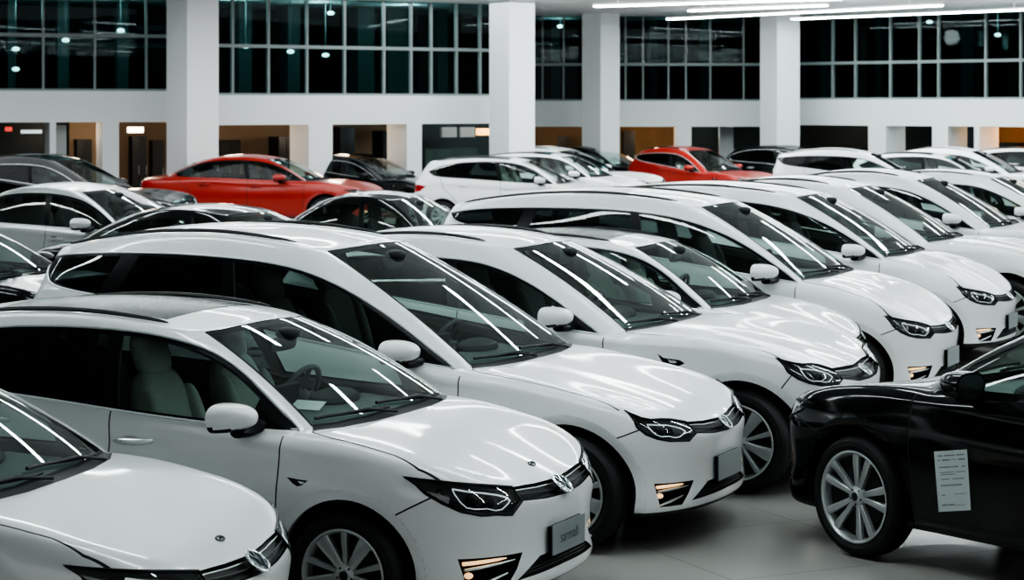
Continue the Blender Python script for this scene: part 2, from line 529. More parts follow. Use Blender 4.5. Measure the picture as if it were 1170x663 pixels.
def build_car(name, p, paint, wheel_style='blade', su=8, sv=7, full=True):
    G, roof, belt = shell_mesh(p, su, sv)
    af, ar, Ra, hw = p['af'], p['ar'], p['Ra'], p['hw']
    zw = p['R']
    bm = make_bm(G)
    bvh = BVHTree.FromBMesh(bm)
    def surf(B, a, b, off=0.):
        o = B[0] * a + B[1] * b + B[2] * 6
        h = bvh.ray_cast(o, -B[2])
        if h[0] is None:
            n = bvh.find_nearest(B[0] * a + B[1] * b + B[2] * .9)
            return n[0] + n[1] * off, n[1]
        nn = h[1] if h[1].dot(B[2]) > 0 else -h[1]
        return h[0] + nn * off, nn
    def q3(t):
        if t[0] == 's': return surf(SIDE, t[1], t[2])[0]
        if t[0] == 'f': return surf(FRONT, min(t[1], -.0005), t[2])[0]
        if t[0] == 'r': return surf(REAR, min(t[1], -.0005), t[2])[0]
        return bvh.find_nearest(Vector(t[1:]))[0]
    # --- outlines
    lt = [P2(DIAG, q3(t)) for t in p['lamp_top']]; lb = [P2(DIAG, q3(t)) for t in p['lamp_bot']]
    gt = [P2(DIAG, q3(t)) for t in p['gr_top']]; gb = [P2(DIAG, q3(t)) for t in p['gr_bot']]
    gt.append((gt[-1][0] + .1, gt[-1][1])); gb.append((gb[-1][0] + .1, gb[-1][1]))
    lamp = chaikin(lt + lb, 1, True, keep=(0, 3, 4, 5))
    grille = [lt[-1]] + gt + gb[::-1] + [lb[0]]
    nose = [(lt[0][0] - .5, lt[0][1] + .02)] + lt + gt + [(3, gt[-1][1]), (3, -1), (lt[0][0] - .5, -1)]
    L = p['xc']; bt = belt
    dl = p['dlo']
    dlo = chaikin(dl['pts'], 2, True, keep=dl['keep'])
    def inset(poly, d):
        n = len(poly); ar_ = sum(poly[i][0] * poly[(i + 1) % n][1] - poly[(i + 1) % n][0] * poly[i][1] for i in range(n))
        sg = 1 if ar_ > 0 else -1; out = []
        for i in range(n):
            a, c = poly[i - 1], poly[(i + 1) % n]
            dx, dy = c[0] - a[0], c[1] - a[1]; l = math.hypot(dx, dy) or 1
            out.append((poly[i][0] - sg * dy / l * d, poly[i][1] + sg * dx / l * d))
        return out
    dli = inset(dlo, .018)
    bp = p['bpx']
    bpil = [(bp + .03, .7), (bp + .115, .7), (bp - .25, 1.9), (bp - .335, 1.9)]
    mp = dl['patch']; mpoly = [(mp, .7), (mp - .02, 1.9), (mp + 1., 1.9), (mp + 1., .7)]
    cpil = dl.get('cpil')
    xc, xt, yb, yt = p['xc'], p['xt'], p['yb'], p['yt']
    wb = [(xc - .02, .05), (xc - .032, -.27), (xc - .07, -.5), (xc - .115, -(yb - .14))]
    wt_ = [(xt - .085, -(yt - .10)), (xt - .045, -.37), (xt - .018, -.2), (xt - .008, .05)]
    wsh = wb + wt_
    cw = [(xc + .05, .05), (xc + .035, -.28), (xc - .012, -.54), (xc - .085, -(yb - .095))]
    cowl = cw + wb[::-1]
    hs = p.get('hood_side') or [(xc - .07, -(yb - .075)), (xc + .05, -(yb - .052)), (xc + .30, -(hw - .115)), (lerp(xc, 1.62, .8), -(hw - .12)), (1.66, -(hw - .10)), (1.85, -(hw - .13))]
    hood = cw + hs + [(2.6, -.55), (2.6, .05)]
    srf = [(xt - .33, .05), (xt - .36, -(yt - .15)), (p['xrr'] + .55, -(yt - .15)), (p['xrr'] + .55, .05)]
    arches = [(af, zw), (ar, zw)]
    def circ(c, r, n=56): return [(c[0] + r * math.cos(2 * PI * i / n), c[1] + r * math.sin(2 * PI * i / n)) for i in range(n)]
    dx = p['doorx']
    fd_front = [(dx - .035, .17), (dx - .03, .30), (dx - .005, .5), (dx + .005, .75), (dx, bt(dx) + .0)]
    bl = [(bp - .005, .17), (bp - .005, .9), (bp - .02, bt(bp) + .03)]
    rd = p['rdoor'] or [(ar + .43, .17), (ar + .42, .36), (ar + .34, .55), (ar + .18, .74), (ar + .02, .86), (ar - .06, bt(ar) + .03)]
    sill = [(dx, .275), (ar + .45, .285)]
    lb3 = q3(p['lamp_bot'][-1])
    bshut = [(af + Ra * .62, zw + Ra * .785), (lerp(af + Ra * .62, lb3.x, .5), lerp(zw + Ra * .785, lb3.z, .56)), (lb3.x, lb3.z + .012)]
    bumper = [(af + .1, -.2), (af + Ra * .62, zw + Ra * .785)] + bshut[1:] + [(3, lb3.z + .012), (3, -.2)]
    rbump = [(ar - .1, -.2), (ar - Ra * .72, zw + Ra * .62), (p['xr'] + .30, .62), (p['xr'] - 1, .62), (p['xr'] - 1, -.2)]
    fog3 = p.get('fogpts') or [('d', 1.84, -.71, .415), ('f', -.38, .40), ('f', -.43, .33), ('f', -.50, .265), ('d', 1.89, -.69, .26)]
    fog = [P2(DIAG, q3(t)) for t in fog3]
    int3 = p.get('intpts') or ([('f', -.24, .36), ('f', 0, .365)], [('f', 0, .285), ('f', -.44, .275)])
    itop = [P2(DIAG, q3(t)) for t in int3[0]]; ibot = [P2(DIAG, q3(t)) for t in int3[1]]
    intake = itop + [(itop[-1][0] + .1, itop[-1][1]), (ibot[0][0] + .1, ibot[0][1])] + ibot
    zr = p['zrb']
    rwin = p.get('rwin') or [(.05, zr + .06), (-.50, zr + .07), (-.42, p['zrr'] - .10), (-.2, p['zrr'] - .075), (.05, p['zrr'] - .07)]
    tl3 = [('s', p['xr'] + .40, .90), ('s', p['xr'] + .22, .93), ('r', -.42, .92), ('r', -.40, .80), ('r', -.55, .77), ('s', p['xr'] + .25, .80)]
    tl = [P2(RDIAG, q3(t)) for t in tl3]
    tgate = [(.05, .60), (-.60, .60), (-.62, zr - .10), (-.58, zr + .02), (-.50, p['zrr'] - .06), (.05, p['zrr'] - .03)]
    # --- cut everything into the shell
    fs_side = lambda c, n: c.y < -.3 and n.y < -.15
    fs_low = lambda c, n: c.y < -.3 and c.z < 1.2
    for a in arches:
        cut(bm, SIDE, circ(a, Ra), fs_low); cut(bm, SIDE, circ(a, Ra + .055), fs_low)
    fl = lambda c, n: c.x > 1.2
    cut(bm, DIAG, lamp, fl); cut(bm, DIAG, grille, fl); cut(bm, DIAG, fog, fl); cut(bm, DIAG, intake, fl)
    cut(bm, DIAG, nose[:-3], fl, closed=False)
    cut(bm, SIDE, dlo, fs_side); cut(bm, SIDE, dli, fs_side); cut(bm, SIDE, bpil, fs_side); cut(bm, SIDE, mpoly, fs_side)
    if cpil: cut(bm, SIDE, cpil, fs_side)
    ft = lambda c, n: n.z > .1 and c.z > .45
    cut(bm, TOP, wsh, ft); cut(bm, TOP, cowl, ft)
    wring = [ribbon(wb, .016), ribbon([wb[-1], wt_[0]], .014), ribbon(wt_, .012)]
    if p['sunroof']: cut(bm, TOP, srf, ft)
    gaps = []
    def gap(B, line, filt, w=.008):
        r = ribbon(line, w); cut(bm, B, r, filt); gaps.append((B, r, filt))
    hoodside = [cw[-1]] + hs
    gap(TOP, hoodside, lambda c, n: n.z > .1 and c.x > xc - .3 and c.z > .5 and not (c.x > 1.5 and inpoly(*P2(DIAG, c), nose)), .010)
    gap(SIDE, fd_front, fs_side); gap(SIDE, bl, fs_side); gap(SIDE, rd, fs_side)
    gap(SIDE, sill, fs_side)
    gap(SIDE, bshut, lambda c, n: c.x > 1.3 and c.y < -.3)
    for r in wring:
        cut(bm, TOP, r, ft); gaps.append((TOP, r, ft))
    cut(bm, TOP, hood, ft)
    cut(bm, SIDE, bumper[:-2], fs_low, closed=False); cut(bm, SIDE, rbump[:-2], fs_low, closed=False)
    fr = lambda c, n: c.x < p['xrr'] + .5
    cut(bm, REAR, rwin, fr); cut(bm, RDIAG, tl, fr); cut(bm, REAR, tgate, fr)
    zl = p['lip']
    bmesh.ops.bisect_plane(bm, geom=list(bm.verts) + list(bm.edges) + list(bm.faces), dist=1e-5, plane_co=(0, 0, zl), plane_no=(0, 0, 1))
    bm.normal_update()
    cls = {}
    for f in bm.faces:
        c = f.calc_center_median(); n = f.normal
        sx, sz = c.x, c.z
        d2 = min(math.hypot(sx - a[0], sz - a[1]) for a in arches)
        k = 'body'
        if c.y < -.3 and d2 < Ra and sz < 1.0: cls[f] = None; continue
        D = P2(DIAG, c)
        hit = next((1 for B, r, fl_ in gaps if n.dot(B[2]) > .02 and fl_(c, n) and inpoly(*P2(B, c), r)), 0)
        fdot = n.dot(DIAG[2])
        if c.x > 1.2 and fdot > .02 and inpoly(*D, lamp): k = 'lamp'
        elif c.x > 1.2 and fdot > .02 and inpoly(*D, grille): k = 'grille'
        elif c.x > 1.2 and fdot > .02 and c.z < .5 and inpoly(*D, fog): k = 'fog'
        elif c.x > 1.2 and fdot > .02 and c.z < .5 and inpoly(*D, intake): k = 'intake'
        elif c.y < -.3 and d2 < Ra + .055 and sz < 1.0 and sz > zl: k = 'flare'
        elif hit: k = 'gap'
        elif sz < zl: k = 'lip'
        elif fs_side(c, n) and inpoly(sx, sz, dlo):
            if not inpoly(sx, sz, dli) or inpoly(sx, sz, bpil) or inpoly(sx, sz, mpoly): k = 'trim'
            elif cpil and inpoly(sx, sz, cpil): k = 'trim'
            elif sx > bp + .07 - .30 * (sz - .7): k = 'gfront'
            elif cpil and sx < cpil[0][0]: k = 'gquarter'
            else: k = 'grear'
        elif ft(c, n) and inpoly(c.x, c.y, wsh) and sz > .9: k = 'wind'
        elif ft(c, n) and inpoly(c.x, c.y, cowl): k = 'cowl'
        elif p['sunroof'] and ft(c, n) and inpoly(c.x, c.y, srf): k = 'sun'
        elif fr(c, n) and n.x < -.02 and inpoly(*P2(REAR, c), rwin): k = 'grback'
        elif fr(c, n) and n.dot(RDIAG[2]) > .02 and inpoly(*P2(RDIAG, c), tl): k = 'tail'
        elif c.x > 1.0 and inpoly(*D, nose) and inpoly(sx, sz, bumper): k = 'bumper'
        elif ft(c, n) and inpoly(c.x, c.y, hood) and not (c.x > 1.5 and inpoly(*D, nose)): k = 'hood'
        elif c.x > 1.5 and inpoly(*D, nose): k = 'bumper' if c.y > -.5 else 'body'
        elif c.x < ar and inpoly(sx, sz, rbump): k = 'rbumper'
        elif fr(c, n) and n.x < -.25 and inpoly(*P2(REAR, c), tgate): k = 'tgate'
        elif c.y < -.5 and sz < bt(sx) + .03 and sz > .275:
            def left(line, x, z):
                # x of the shut line at height z
                for a, b in zip(line, line[1:]):
                    if a[1] <= z <= b[1]: return a[0] + (b[0] - a[0]) * (z - a[1]) / (b[1] - a[1] + 1e-9)
                return line[-1][0] if z > line[-1][1] else line[0][0]
            xa, xb, xd = left(fd_front, sx, sz), left(bl, sx, sz), left(rd, sx, sz)
            if xb < sx < xa: k = 'fdoor'
            elif xd < sx <= xb: k = 'rdoor'
        cls[f] = k
    groups = {}
    for f, k in cls.items():
        if k: groups.setdefault(k, []).append(f)
    def grab(keys, off=0., fn=None, own=False):
        """faces of the given classes as a builder carrying the shell's smooth normals"""
        b = MB(); b.n = None if own else []
        idx = {}
        for mi, k in enumerate(keys):
            for f in groups.get(k, []):
                fi = []
                for v in f.verts:
                    if v not in idx:
                        idx[v] = len(b.v)
                        co = v.co + v.normal * off
                        if fn: co = fn(co)
                        b.v.append(tuple(co))
                        if not own: b.n.append(tuple(v.normal))
                    fi.append(idx[v])
                b.f.append(tuple(fi)); b.m.append(mi)
        return b
    def centre(b):
        """close the half at y=0 and mirror it"""
        return b.both()
    root = bpy.data.objects.new(name, None); COL.objects.link(root)
    root.empty_display_size = .3
    # --- body with arch flares and dark gaps
    def flare_fn(co):
        d = min(((math.hypot(co.x - a[0], co.z - a[1])), a) for a in arches)
        t = 1 - min(1, max(0, (d[0] - Ra) / .055))
        return Vector((co.x, co.y + .016 * t - .002 * (t > .01), co.z))
    bdy = grab(['body', 'gap', 'cowl'])
    body = centre(bdy).build('body', [paint, M_GAP, M_PLA], root)
    gf = groups.get('flare', [])
    for a in arches:
        other = arches[1] if a is arches[0] else arches[0]
        groups['_fl'] = [f for f in gf if math.hypot(f.calc_center_median().x - a[0], f.calc_center_median().z - a[1]) < math.hypot(f.calc_center_median().x - other[0], f.calc_center_median().z - other[1])]
        fm = grab(['_fl'], fn=flare_fn, own=True)
        lipm = MB()
        ang = [math.radians(-14 + 208 * i / 48) for i in range(49)]
        pts = []
        for an in ang:
            x, z = a[0] + Ra * math.cos(an), a[1] + Ra * math.sin(an)
            s_ = surf(SIDE, x, z)[0]; pts.append((x, s_.y + .014, z))
        vs = []
        for (x, y, z) in pts:
            k = (Ra + .012) / Ra
            vs += [(x, y, z), (x, y + .03, z), (a[0] + (x - a[0]) * k, y + .035, a[1] + (z - a[1]) * k), (a[0] + (x - a[0]) * k, -.46, a[1] + (z - a[1]) * k)]
        n = len(pts)
        fsA = [(i * 4, i * 4 + 1, i * 4 + 5, i * 4 + 4) for i in range(n - 1)]
        fsB = [(i * 4 + j, i * 4 + j + 1, i * 4 + j + 5, i * 4 + j + 4) for i in range(n - 1) for j in (1, 2)]
        lipm.add(vs, fsA + fsB, 1)
        lipm.m = [0] * len(fsA) + [1] * len(fsB)
        cv = [(a[0], -.46, a[1])] + [vs[i * 4 + 3] for i in range(n)]
        lipm.add(cv, [(0, i, i + 1) for i in range(1, n)], 1)
        for sgn in (0, 1):
            mk = (lambda b: b) if sgn == 0 else (lambda b: b.mirrored())
            wa = mk(fm).build('wheel_arch', [paint], root, angle=50) if fm.f else None
            mk(lipm).build('arch_liner', [paint, M_GAP], wa or root, angle=30)
    # --- panels
    def panel(keys, nm, ms, parent=None, mirror=True, off=0.):
        b = grab(keys, off)
        if not b.f: return None
        return centre(b).build(nm, ms, parent or root)
    hoodo = panel(['hood'], 'hood', [paint])
    bump = panel(['bumper', 'lip'] if False else ['bumper'], 'front_bumper', [paint])
    panel(['lip'], 'lower_trim', [M_PLA])
    panel(['rbumper'], 'rear_bumper', [paint])
    tg = panel(['tgate'], 'tailgate', [paint])
    panel(['grback'], 'rear_window', [M_PRIV])
    b = grab(['tail'])
    if b.f:
        b.build('tail_lamp', [M_TAIL], root); b.mirrored().build('tail_lamp', [M_TAIL], root)
    wind = panel(['wind'], 'windshield', [M_WIND])
    if p['sunroof']: panel(['sun'], 'sunroof', [M_ROOFG], off=.002)
    # window surround with chrome strip
    tb_ = grab(['trim'])
    cs = MB(); pts = []
    for (x, z) in dlo:
        q, n = surf(SIDE, x, z, .003); pts.append(q)
    cs.tube(pts, .0075, 6, closed=True)
    for sgn in (0, 1):
        tr_ = (tb_ if sgn == 0 else tb_.mirrored()).build('window_trim', [M_BLK], root)
        if p['chrome']:
            (cs if sgn == 0 else cs.mirrored()).build('chrome_strip', [M_TRIMS], tr_)
    # doors, each with its glass, handle
    g2 = M_PRIV if p['privacy'] else M_SIDE
    handle_x = {'fdoor': bp + .05, 'rdoor': ar + .36}
    for sgn in (0, 1):
        mk = (lambda b: b) if sgn == 0 else (lambda b: b.mirrored())
        for k, nm, gk, gm in (('fdoor', 'front_door', 'gfront', M_SIDE), ('rdoor', 'rear_door', 'grear', g2)):
            b = grab([k])
            if not b.f: continue
            d = mk(b).build(nm, [paint], root)
            gb_ = grab([gk])
            if gb_.f: mk(gb_).build('door_window', [gm], d)
            if full:
                hx = handle_x[k]; hz = bt(hx) - .125
                h = MB(); pts = []
                for i in range(7):
                    t = i / 6; x = hx - .02 + .24 * t
                    q, n = surf(SIDE, x, hz + .012 * t - .006, .012 + .026 * math.sin(PI * t) ** .6); pts.append(q)
                h.tube(pts, [.009, .014, .016, .016, .016, .014, .009], 8, up=(0, 0, 1), flat=.6)
                q, n = surf(SIDE, hx + .08, hz, .0)
                h.ball((q.x, q.y + .012, q.z), (.085, .018, .038), 16, 8, 1)
                mk(h).build('door_handle', [M_SAT if p.get('handle', 'chrome') == 'chrome' else paint, M_GAP if p.get('handle', 'chrome') != 'chrome' else M_SAT], d)
        gq = grab(['gquarter'])
        if gq.f: mk(gq).build('quarter_window', [M_PRIV], root)
        # headlamp
        lf = groups.get('lamp', [])
        hb = grab(['lamp'], -.034); hb.n = None
        em = {}
        for f in lf:
            for e in f.edges: em[e] = em.get(e, 0) + 1
        wb_ = MB()
        for e, c_ in em.items():
            if c_ == 1:
                a, b = e.verts
                wb_.add([a.co, b.co, b.co - b.normal * .034, a.co - a.normal * .034], [(0, 1, 2, 3)], 0)
        hb.add(wb_.v, wb_.f, 0)
        # frame around the lamp
        fr_pts = [surf(DIAG, s_, z_, .001)[0] for s_, z_ in lamp]
        hb.tube(fr_pts, .0085, 6, closed=True, mi=1)
        hl = mk(hb).build('headlamp', [M_INT, M_BLK], root, angle=30)
        mk(grab(['lamp'], -.001)).build('lamp_lens', [M_LENS], hl)
        # daytime strip: runs under the top edge, turns down and back along the bottom
        def lp(u, v):   # u along tip..inner, v bottom..top
            tt = u * (len(lt) - 1); i = min(int(tt), len(lt) - 2); fr_ = tt - i
            T = (lerp(lt[i][0], lt[i + 1][0], fr_), lerp(lt[i][1], lt[i + 1][1], fr_))
            bb = [lt[0]] + lb[::-1]
            # bottom point at the same s
            s_ = T[0]; zb_ = bb[0][1]
            for a, b in zip(bb, bb[1:]):
                if a[0] <= s_ <= b[0]:
                    zb_ = lerp(a[1], b[1], (s_ - a[0]) / (b[0] - a[0] + 1e-9))
            return (s_, lerp(zb_, T[1], v))
        drl = MB()
        pts = [surf(DIAG, *lp(u, v), -.012)[0] for u, v in
               [(.36, .80), (.5, .80), (.65, .79), (.8, .76), (.90, .70), (.955, .55)]]
        drl.tube(pts, .0042, 6)
        pts = [surf(DIAG, *lp(u, v), -.012)[0] for u, v in
               [(.36, .80), (.375, .6), (.42, .34), (.47, .22), (.55, .19), (.66, .22), (.76, .16), (.84, .2), (.92, .42), (.955, .55)]]
        drl.tube(pts, .0032, 6)
        mk(drl).build('light_strip', [M_DRL], hl)
        for u, v, r_ in ((.53, .5, .030), (.70, .48, .030), (.25, .52, .013)):
            pr = MB(); q, n = surf(DIAG, *lp(u, v), -.030)
            pr.ball(q, (r_, r_, r_), 16, 10, 1)
            # bezel ring
            t1 = n.cross(Vector((0, 0, 1))).normalized(); t2 = n.cross(t1)
            ring = [q + n * .006 + (t1 * math.cos(a_) + t2 * math.sin(a_)) * r_ * 1.05 for a_ in [2 * PI * i / 20 for i in range(20)]]
            pr.tube(ring, .0035, 5, closed=True, mi=1)
            mk(pr).build('projector', [M_SAT, M_BLK], hl)
        # wing mirror
        xm = p.get('xm', dl['patch'] + .01); ym = -(yb + .155); zm = bt(xm) + p.get('mz', .075)
        cap = MB()
        vs = []; fs = []; NU, NV = 24, 14
        for i in range(NV + 1):
            t = i / NV                                   # back (0) .. front nose (1)
            k = math.sqrt(max(0, 1 - t ** 2.4))
            for j in range(NU):
                a = 2 * PI * j / NU
                e = .72
                cy = math.copysign(abs(math.cos(a)) ** e, math.cos(a)); cz = math.copysign(abs(math.sin(a)) ** e, math.sin(a))
                zz = cz * .078 * k * (1 if cz > 0 else .82)
                yy = cy * .118 * k * (1 - .12 * (cz < 0)) + .02 * t
                vs.append((xm + -.085 + .20 * t, ym + yy, zm + zz + .012 * t))
        for i in range(NV):
            for j in range(NU):
                fs.append((i * NU + j, i * NU + (j + 1) % NU, (i + 1) * NU + (j + 1) % NU, (i + 1) * NU + j))
        zcut = zm - .030
        up = [f for f in fs if sum(vs[i][2] for i in f) / 4 > zcut]; dn = [f for f in fs if sum(vs[i][2] for i in f) / 4 <= zcut]
        cap.add(vs, up, 0)
        wm = mk(cap).build('wing_mirror', [paint], root, angle=60)
        hs_ = MB(); hs_.add([(v[0], v[1], v[2]) for v in vs], dn, 0)
        hs_.add([(xm - .0845, v[1], v[2]) for v in vs[:NU]], [tuple(range(NU))], 0)
        q, n = surf(SIDE, xm + .02, bt(xm) + .03)
        hs_.tube([(xm + .0, ym + .03, zm - .06), (xm + .01, ym + .10, zm - .068), (xm + .025, q.y + .02, bt(xm) + .028)], [.03, .027, .034], 10, flat=1.5)
        mk(hs_).build('mirror_base', [M_BLK], wm, angle=50)
        mg = MB()
        mg.add([(xm - .0865, ym + (v[1] - ym) * .88, zm + (v[2] - zm) * .86) for v in vs[:NU]], [tuple(range(NU))], 0)
        mk(mg).build('mirror_glass', [M_CHR], wm, smooth=False)
        if p['rails']:
            rl = MB(); pts = []; rs = []
            x0, x1 = xt - .30, p['xrr'] + .22
            for i in range(25):
                t = i / 24; x = lerp(x0, x1, t)
                q, n = surf(TOP, x, -(yt - .075), .010 + p.get('railh', .006) * math.sin(PI * t) ** .4)
                pts.append(q); rs.append(.004 + .009 * math.sin(PI * t) ** .3)
            rl.tube(pts, rs, 6, flat=1.5)
            mk(rl).build('roof_rail', [M_PLA if p.get('railm') is None else p['railm']], root)
        if p['badge'] and full:
            bg = MB()
            bx_, bz_ = p.get('badge_at', (dx + .07, .735))
            if p['badge'] == 'arrow': sh = [(-.01, .02), (.055, .014), (.105, .012), (.075, -.012), (.05, -.018), (.025, -.006)]
            elif p['badge'] == 'wedge': sh = [(-.03, .045), (.015, .02), (.13, .012), (.17, -.008), (.12, -.03), (.02, -.022)]
            else: sh = [(-.0, .008), (.13, .004), (.13, -.006), (.01, -.008)]
            pl = [surf(SIDE, bx_ + a, bz_ + b, .003)[0] for a, b in sh]
            bg.prism(pl, (0, .012, 0), 0)
            pl = [surf(SIDE, bx_ + .055 + a * .35, bz_ + b * .35, .0045)[0] for a, b in sh]
            bg.prism(pl, (0, .008, 0), 1)
            mk(bg).build('fender_badge', [M_BLK, M_SAT], root, smooth=False)
        # fog recess
        if groups.get('fog'):
            fb = grab(['fog'], -.03); fb.n = None
            em = {}
            for f in groups['fog']:
                for e in f.edges: em[e] = em.get(e, 0) + 1
            for e, c_ in em.items():
                if c_ == 1:
                    a, b = e.verts
                    fb.add([a.co, b.co, b.co - b.normal * .03, a.co - a.normal * .03], [(0, 1, 2, 3)], 0)
            fo = mk(fb).build('fog_lamp_recess', [M_BLK], bump or root, angle=30)
            f0, f1, f4 = fog[0], fog[1], fog[-1]
            def fp(u, v): return (lerp(lerp(f4[0], f0[0], v), lerp(fog[2][0], f1[0], v), u), lerp(lerp(f4[1], f0[1], v), lerp(fog[2][1], f1[1], v), u))
            st = MB()
            if p['fog'] == 'bar':
                pts = [surf(DIAG, *fp(u, .83 + .02 * u), -.006)[0] for u in (.05, .2, .4, .6, .74)]
                st.tube(pts, [.0095, .0095, .0085, .007, .003], 8, mi=0)
                pts = [surf(DIAG, *fp(u, .64 + .03 * u), -.002)[0] for u in (.04, .3, .6, .9)]
                st.tube(pts, [.007, .008, .006, .002], 8, mi=1)
                q, n = surf(DIAG, *fp(.10, .44), -.018)
                st.ball(q, (.022, .022, .015), 14, 8, 0)
                pts = [surf(DIAG, *fp(u, .05), -.004)[0] for u in (.02, .35, .8)]
                st.tube(pts, [.006, .008, .004], 8, mi=1)
            else:
                q, n = surf(DIAG, *fp(.25, .6), -.014)
                st.ball(q, (.04, .04, .022), 14, 8, 0)
            mk(st).build('fog_lamp', [M_AMB, M_SAT], fo)
    # grille and intake, recessed
    for k, nm, mm in (('grille', 'grille', M_GRI), ('intake', 'lower_intake', M_PLA)):
        if not groups.get(k): continue
        b = grab([k], -.022); b.n = None
        em = {}
        for f in groups[k]:
            for e in f.edges: em[e] = em.get(e, 0) + 1
        for e, c_ in em.items():
            if c_ == 1 and not all(abs(v.co.y) < 1e-4 for v in e.verts):
                a, c = e.verts
                b.add([a.co, c.co, c.co - c.normal * .022, a.co - a.normal * .022], [(0, 1, 2, 3)], 0)
        # cross bars
        pl = (gt, gb, lt[-1], lb[0]) if k == 'grille' else None
        if k == 'grille':
            T = [lt[-1]] + gt[:-1]; Bt = [lb[0]] + gb[:-1]
            for v, rr_, mi in ((.84, .003, 1), (.5, .0055, 0), (.16, .003, 0)):
                pts = []
                for i in range(9):
                    tt = i / 8 * (len(T) - 1); j = min(int(tt), len(T) - 2); fr_ = tt - j
                    a = (lerp(T[j][0], T[j + 1][0], fr_), lerp(T[j][1], T[j + 1][1], fr_))
                    c = (lerp(Bt[j][0], Bt[j + 1][0], fr_), lerp(Bt[j][1], Bt[j + 1][1], fr_))
                    pts.append(surf(DIAG, lerp(c[0], a[0], v), lerp(c[1], a[1], v), -.008)[0])
                b.tube(pts, rr_, 6, mi=mi)
        else:
            for v in (.2, .4, .6, .8):
                pts = []
                for i in range(7):
                    u = i / 6
                    a = (lerp(itop[0][0], itop[1][0], u), lerp(itop[0][1], itop[1][1], u)); c = (lerp(ibot[1][0], ibot[0][0], u), lerp(ibot[1][1], ibot[0][1], u))
                    pts.append(surf(DIAG, lerp(c[0], a[0], v), lerp(c[1], a[1], v), -.014)[0])
                b.tube(pts, .005, 5, mi=0)
        b.both().build(nm, [mm, M_SAT], bump or root, angle=30)
    # emblem on the nose
    ze = p.get('ez', (gt[0][1] + gb[0][1]) / 2 + .0)
    q, n = surf(FRONT, -.001, ze)
    er = p.get('er', .058)
    if p['emblem']:
        e = MB(); n = Vector((n.x, 0, n.z)).normalized(); t1 = Vector((0, 1, 0)); t2 = n.cross(t1)
        if t2.z < 0: t2 = -t2
        c = q + n * .012
        pt = lambda a, b, h=0: c + t1 * a * er + t2 * b * er + n * h
        ring = [pt(math.cos(a), math.sin(a)) for a in [2 * PI * i / 32 for i in range(32)]]
        e.tube(ring, er * .12, 8, closed=True, mi=0)
        e.prism([pt(math.cos(a) * .95, math.sin(a) * .95, -.012) for a in [2 * PI * i / 32 for i in range(32)]], n * .012, 1)
        for path in ([(-.36, .86), (0, .12), (.36, .86)], [(-.86, .36), (-.42, -.72), (0, .0), (.42, -.72), (.86, .36)]):
            e.tube([pt(a, b, .002) for a, b in path], er * .072, 6, mi=0)
        e.build('emblem', [M_CHR, M_BLUE], bump or root)
        # small badge above on the bonnet
        if full and p.get('hbadge', True):
            q2, n2 = surf(TOP, p['xf'] - .19, -.001, .003)
            n2 = Vector((n2.x, 0, n2.z)).normalized(); t2 = n2.cross(t1)
            hbg = MB()
            pt2 = lambda a, b, h=0: q2 + t1 * a + t2 * b + n2 * h
            hbg.tube([pt2(.030 * math.cos(a), .016 * math.sin(a), 0) for a in [2 * PI * i / 20 for i in range(20)]], .0035, 6, closed=True, mi=0)
            hbg.tube([pt2(-.012, -.006, .001), pt2(.0, .006, .001), pt2(.012, -.006, .001)], .003, 5, mi=0)
            hbg.build('hood_badge', [M_INK], hoodo or root)
    if p['plate']:
        zp = p.get('zp', .425)
        q, n = surf(FRONT, -.001, zp)
        pb = MB(); x0 = max(q.x, surf(FRONT, -.001, zp - .06)[0].x, surf(FRONT, -.001, zp + .06)[0].x) + .012
        pb.box((x0, 0, zp), (.024, .37, .135), 1)
        pb.box((x0 + .015, 0, zp), (.006, .38, .145), 0)
        po = pb.build('licence_plate', [M_PLATE, M_BLK], bump or root, smooth=False)
        if p['plate'] == 'text' and full:
            cu = bpy.data.curves.new('plate_text', 'FONT'); cu.body = 'sarmall'; cu.size = .075; cu.align_x = 'CENTER'; cu.align_y = 'CENTER'
            to = bpy.data.objects.new('tmp', cu); COL.objects.link(to)
            dg = bpy.context.evaluated_depsgraph_get()
            me = bpy.data.meshes.new_from_object(to.evaluated_get(dg)); bpy.data.objects.remove(to)
            mx = Matrix.Translation((x0 + .0195, 0, zp)) @ Matrix(((0, 0, 1, 0), (1, 0, 0, 0), (0, 1, 0, 0), (0, 0, 0, 1)))
            me.transform(mx); me.materials.clear(); me.materials.append(M_INK)
            t_ = bpy.data.objects.new('plate_lettering', me); COL.objects.link(t_); t_.parent = po
    # wipers
    for (y0, y1) in ((.50, -.12), (-.06, -.62)):
        w = MB(); pts = []
        for i in range(9):
            t = i / 8; y = lerp(y0, y1, t)
            x = xc - .035 - .035 * sstep(.1, 1, t) - .16 * (abs(y) ** 2)
            q, n = surf(TOP, x, y if y <= 0 else -y, .016)
            pts.append((q.x, y, q.z))
        w.tube(pts, .009, 6); w.tube([(pts[0][0] + .05, pts[0][1], pts[0][2] - .02), (pts[3][0] + .015, pts[3][1], pts[3][2] + .012), pts[5]], .009, 6)
        w.build('wiper', [M_PLA], root)
    # cabin lining, dash, seats
    ln = MB(); idx = {}
    for k in ('body', 'gap', 'fdoor', 'rdoor', 'trim', 'tgate', 'sun'):
        for f in groups.get(k, []):
            c = f.calc_center_median()
            if c.z < .5 or c.x > xc - .05 or c.x < p['xr'] + .05: continue
            fi = []
            for v in f.verts:
                if v not in idx:
                    idx[v] = len(ln.v); ln.v.append(tuple(v.co - v.normal * (.028 if k != 'trim' else .02)))
                fi.append(idx[v])
            ln.f.append(tuple(fi)); ln.m.append(1 if (f.normal.z > .3 or c.z > bt(c.x) + .06) else 0)
    ln.both().build('cabin_lining', [M_INT, M_LINE], root)
    d = MB()
    zc = p['zc']
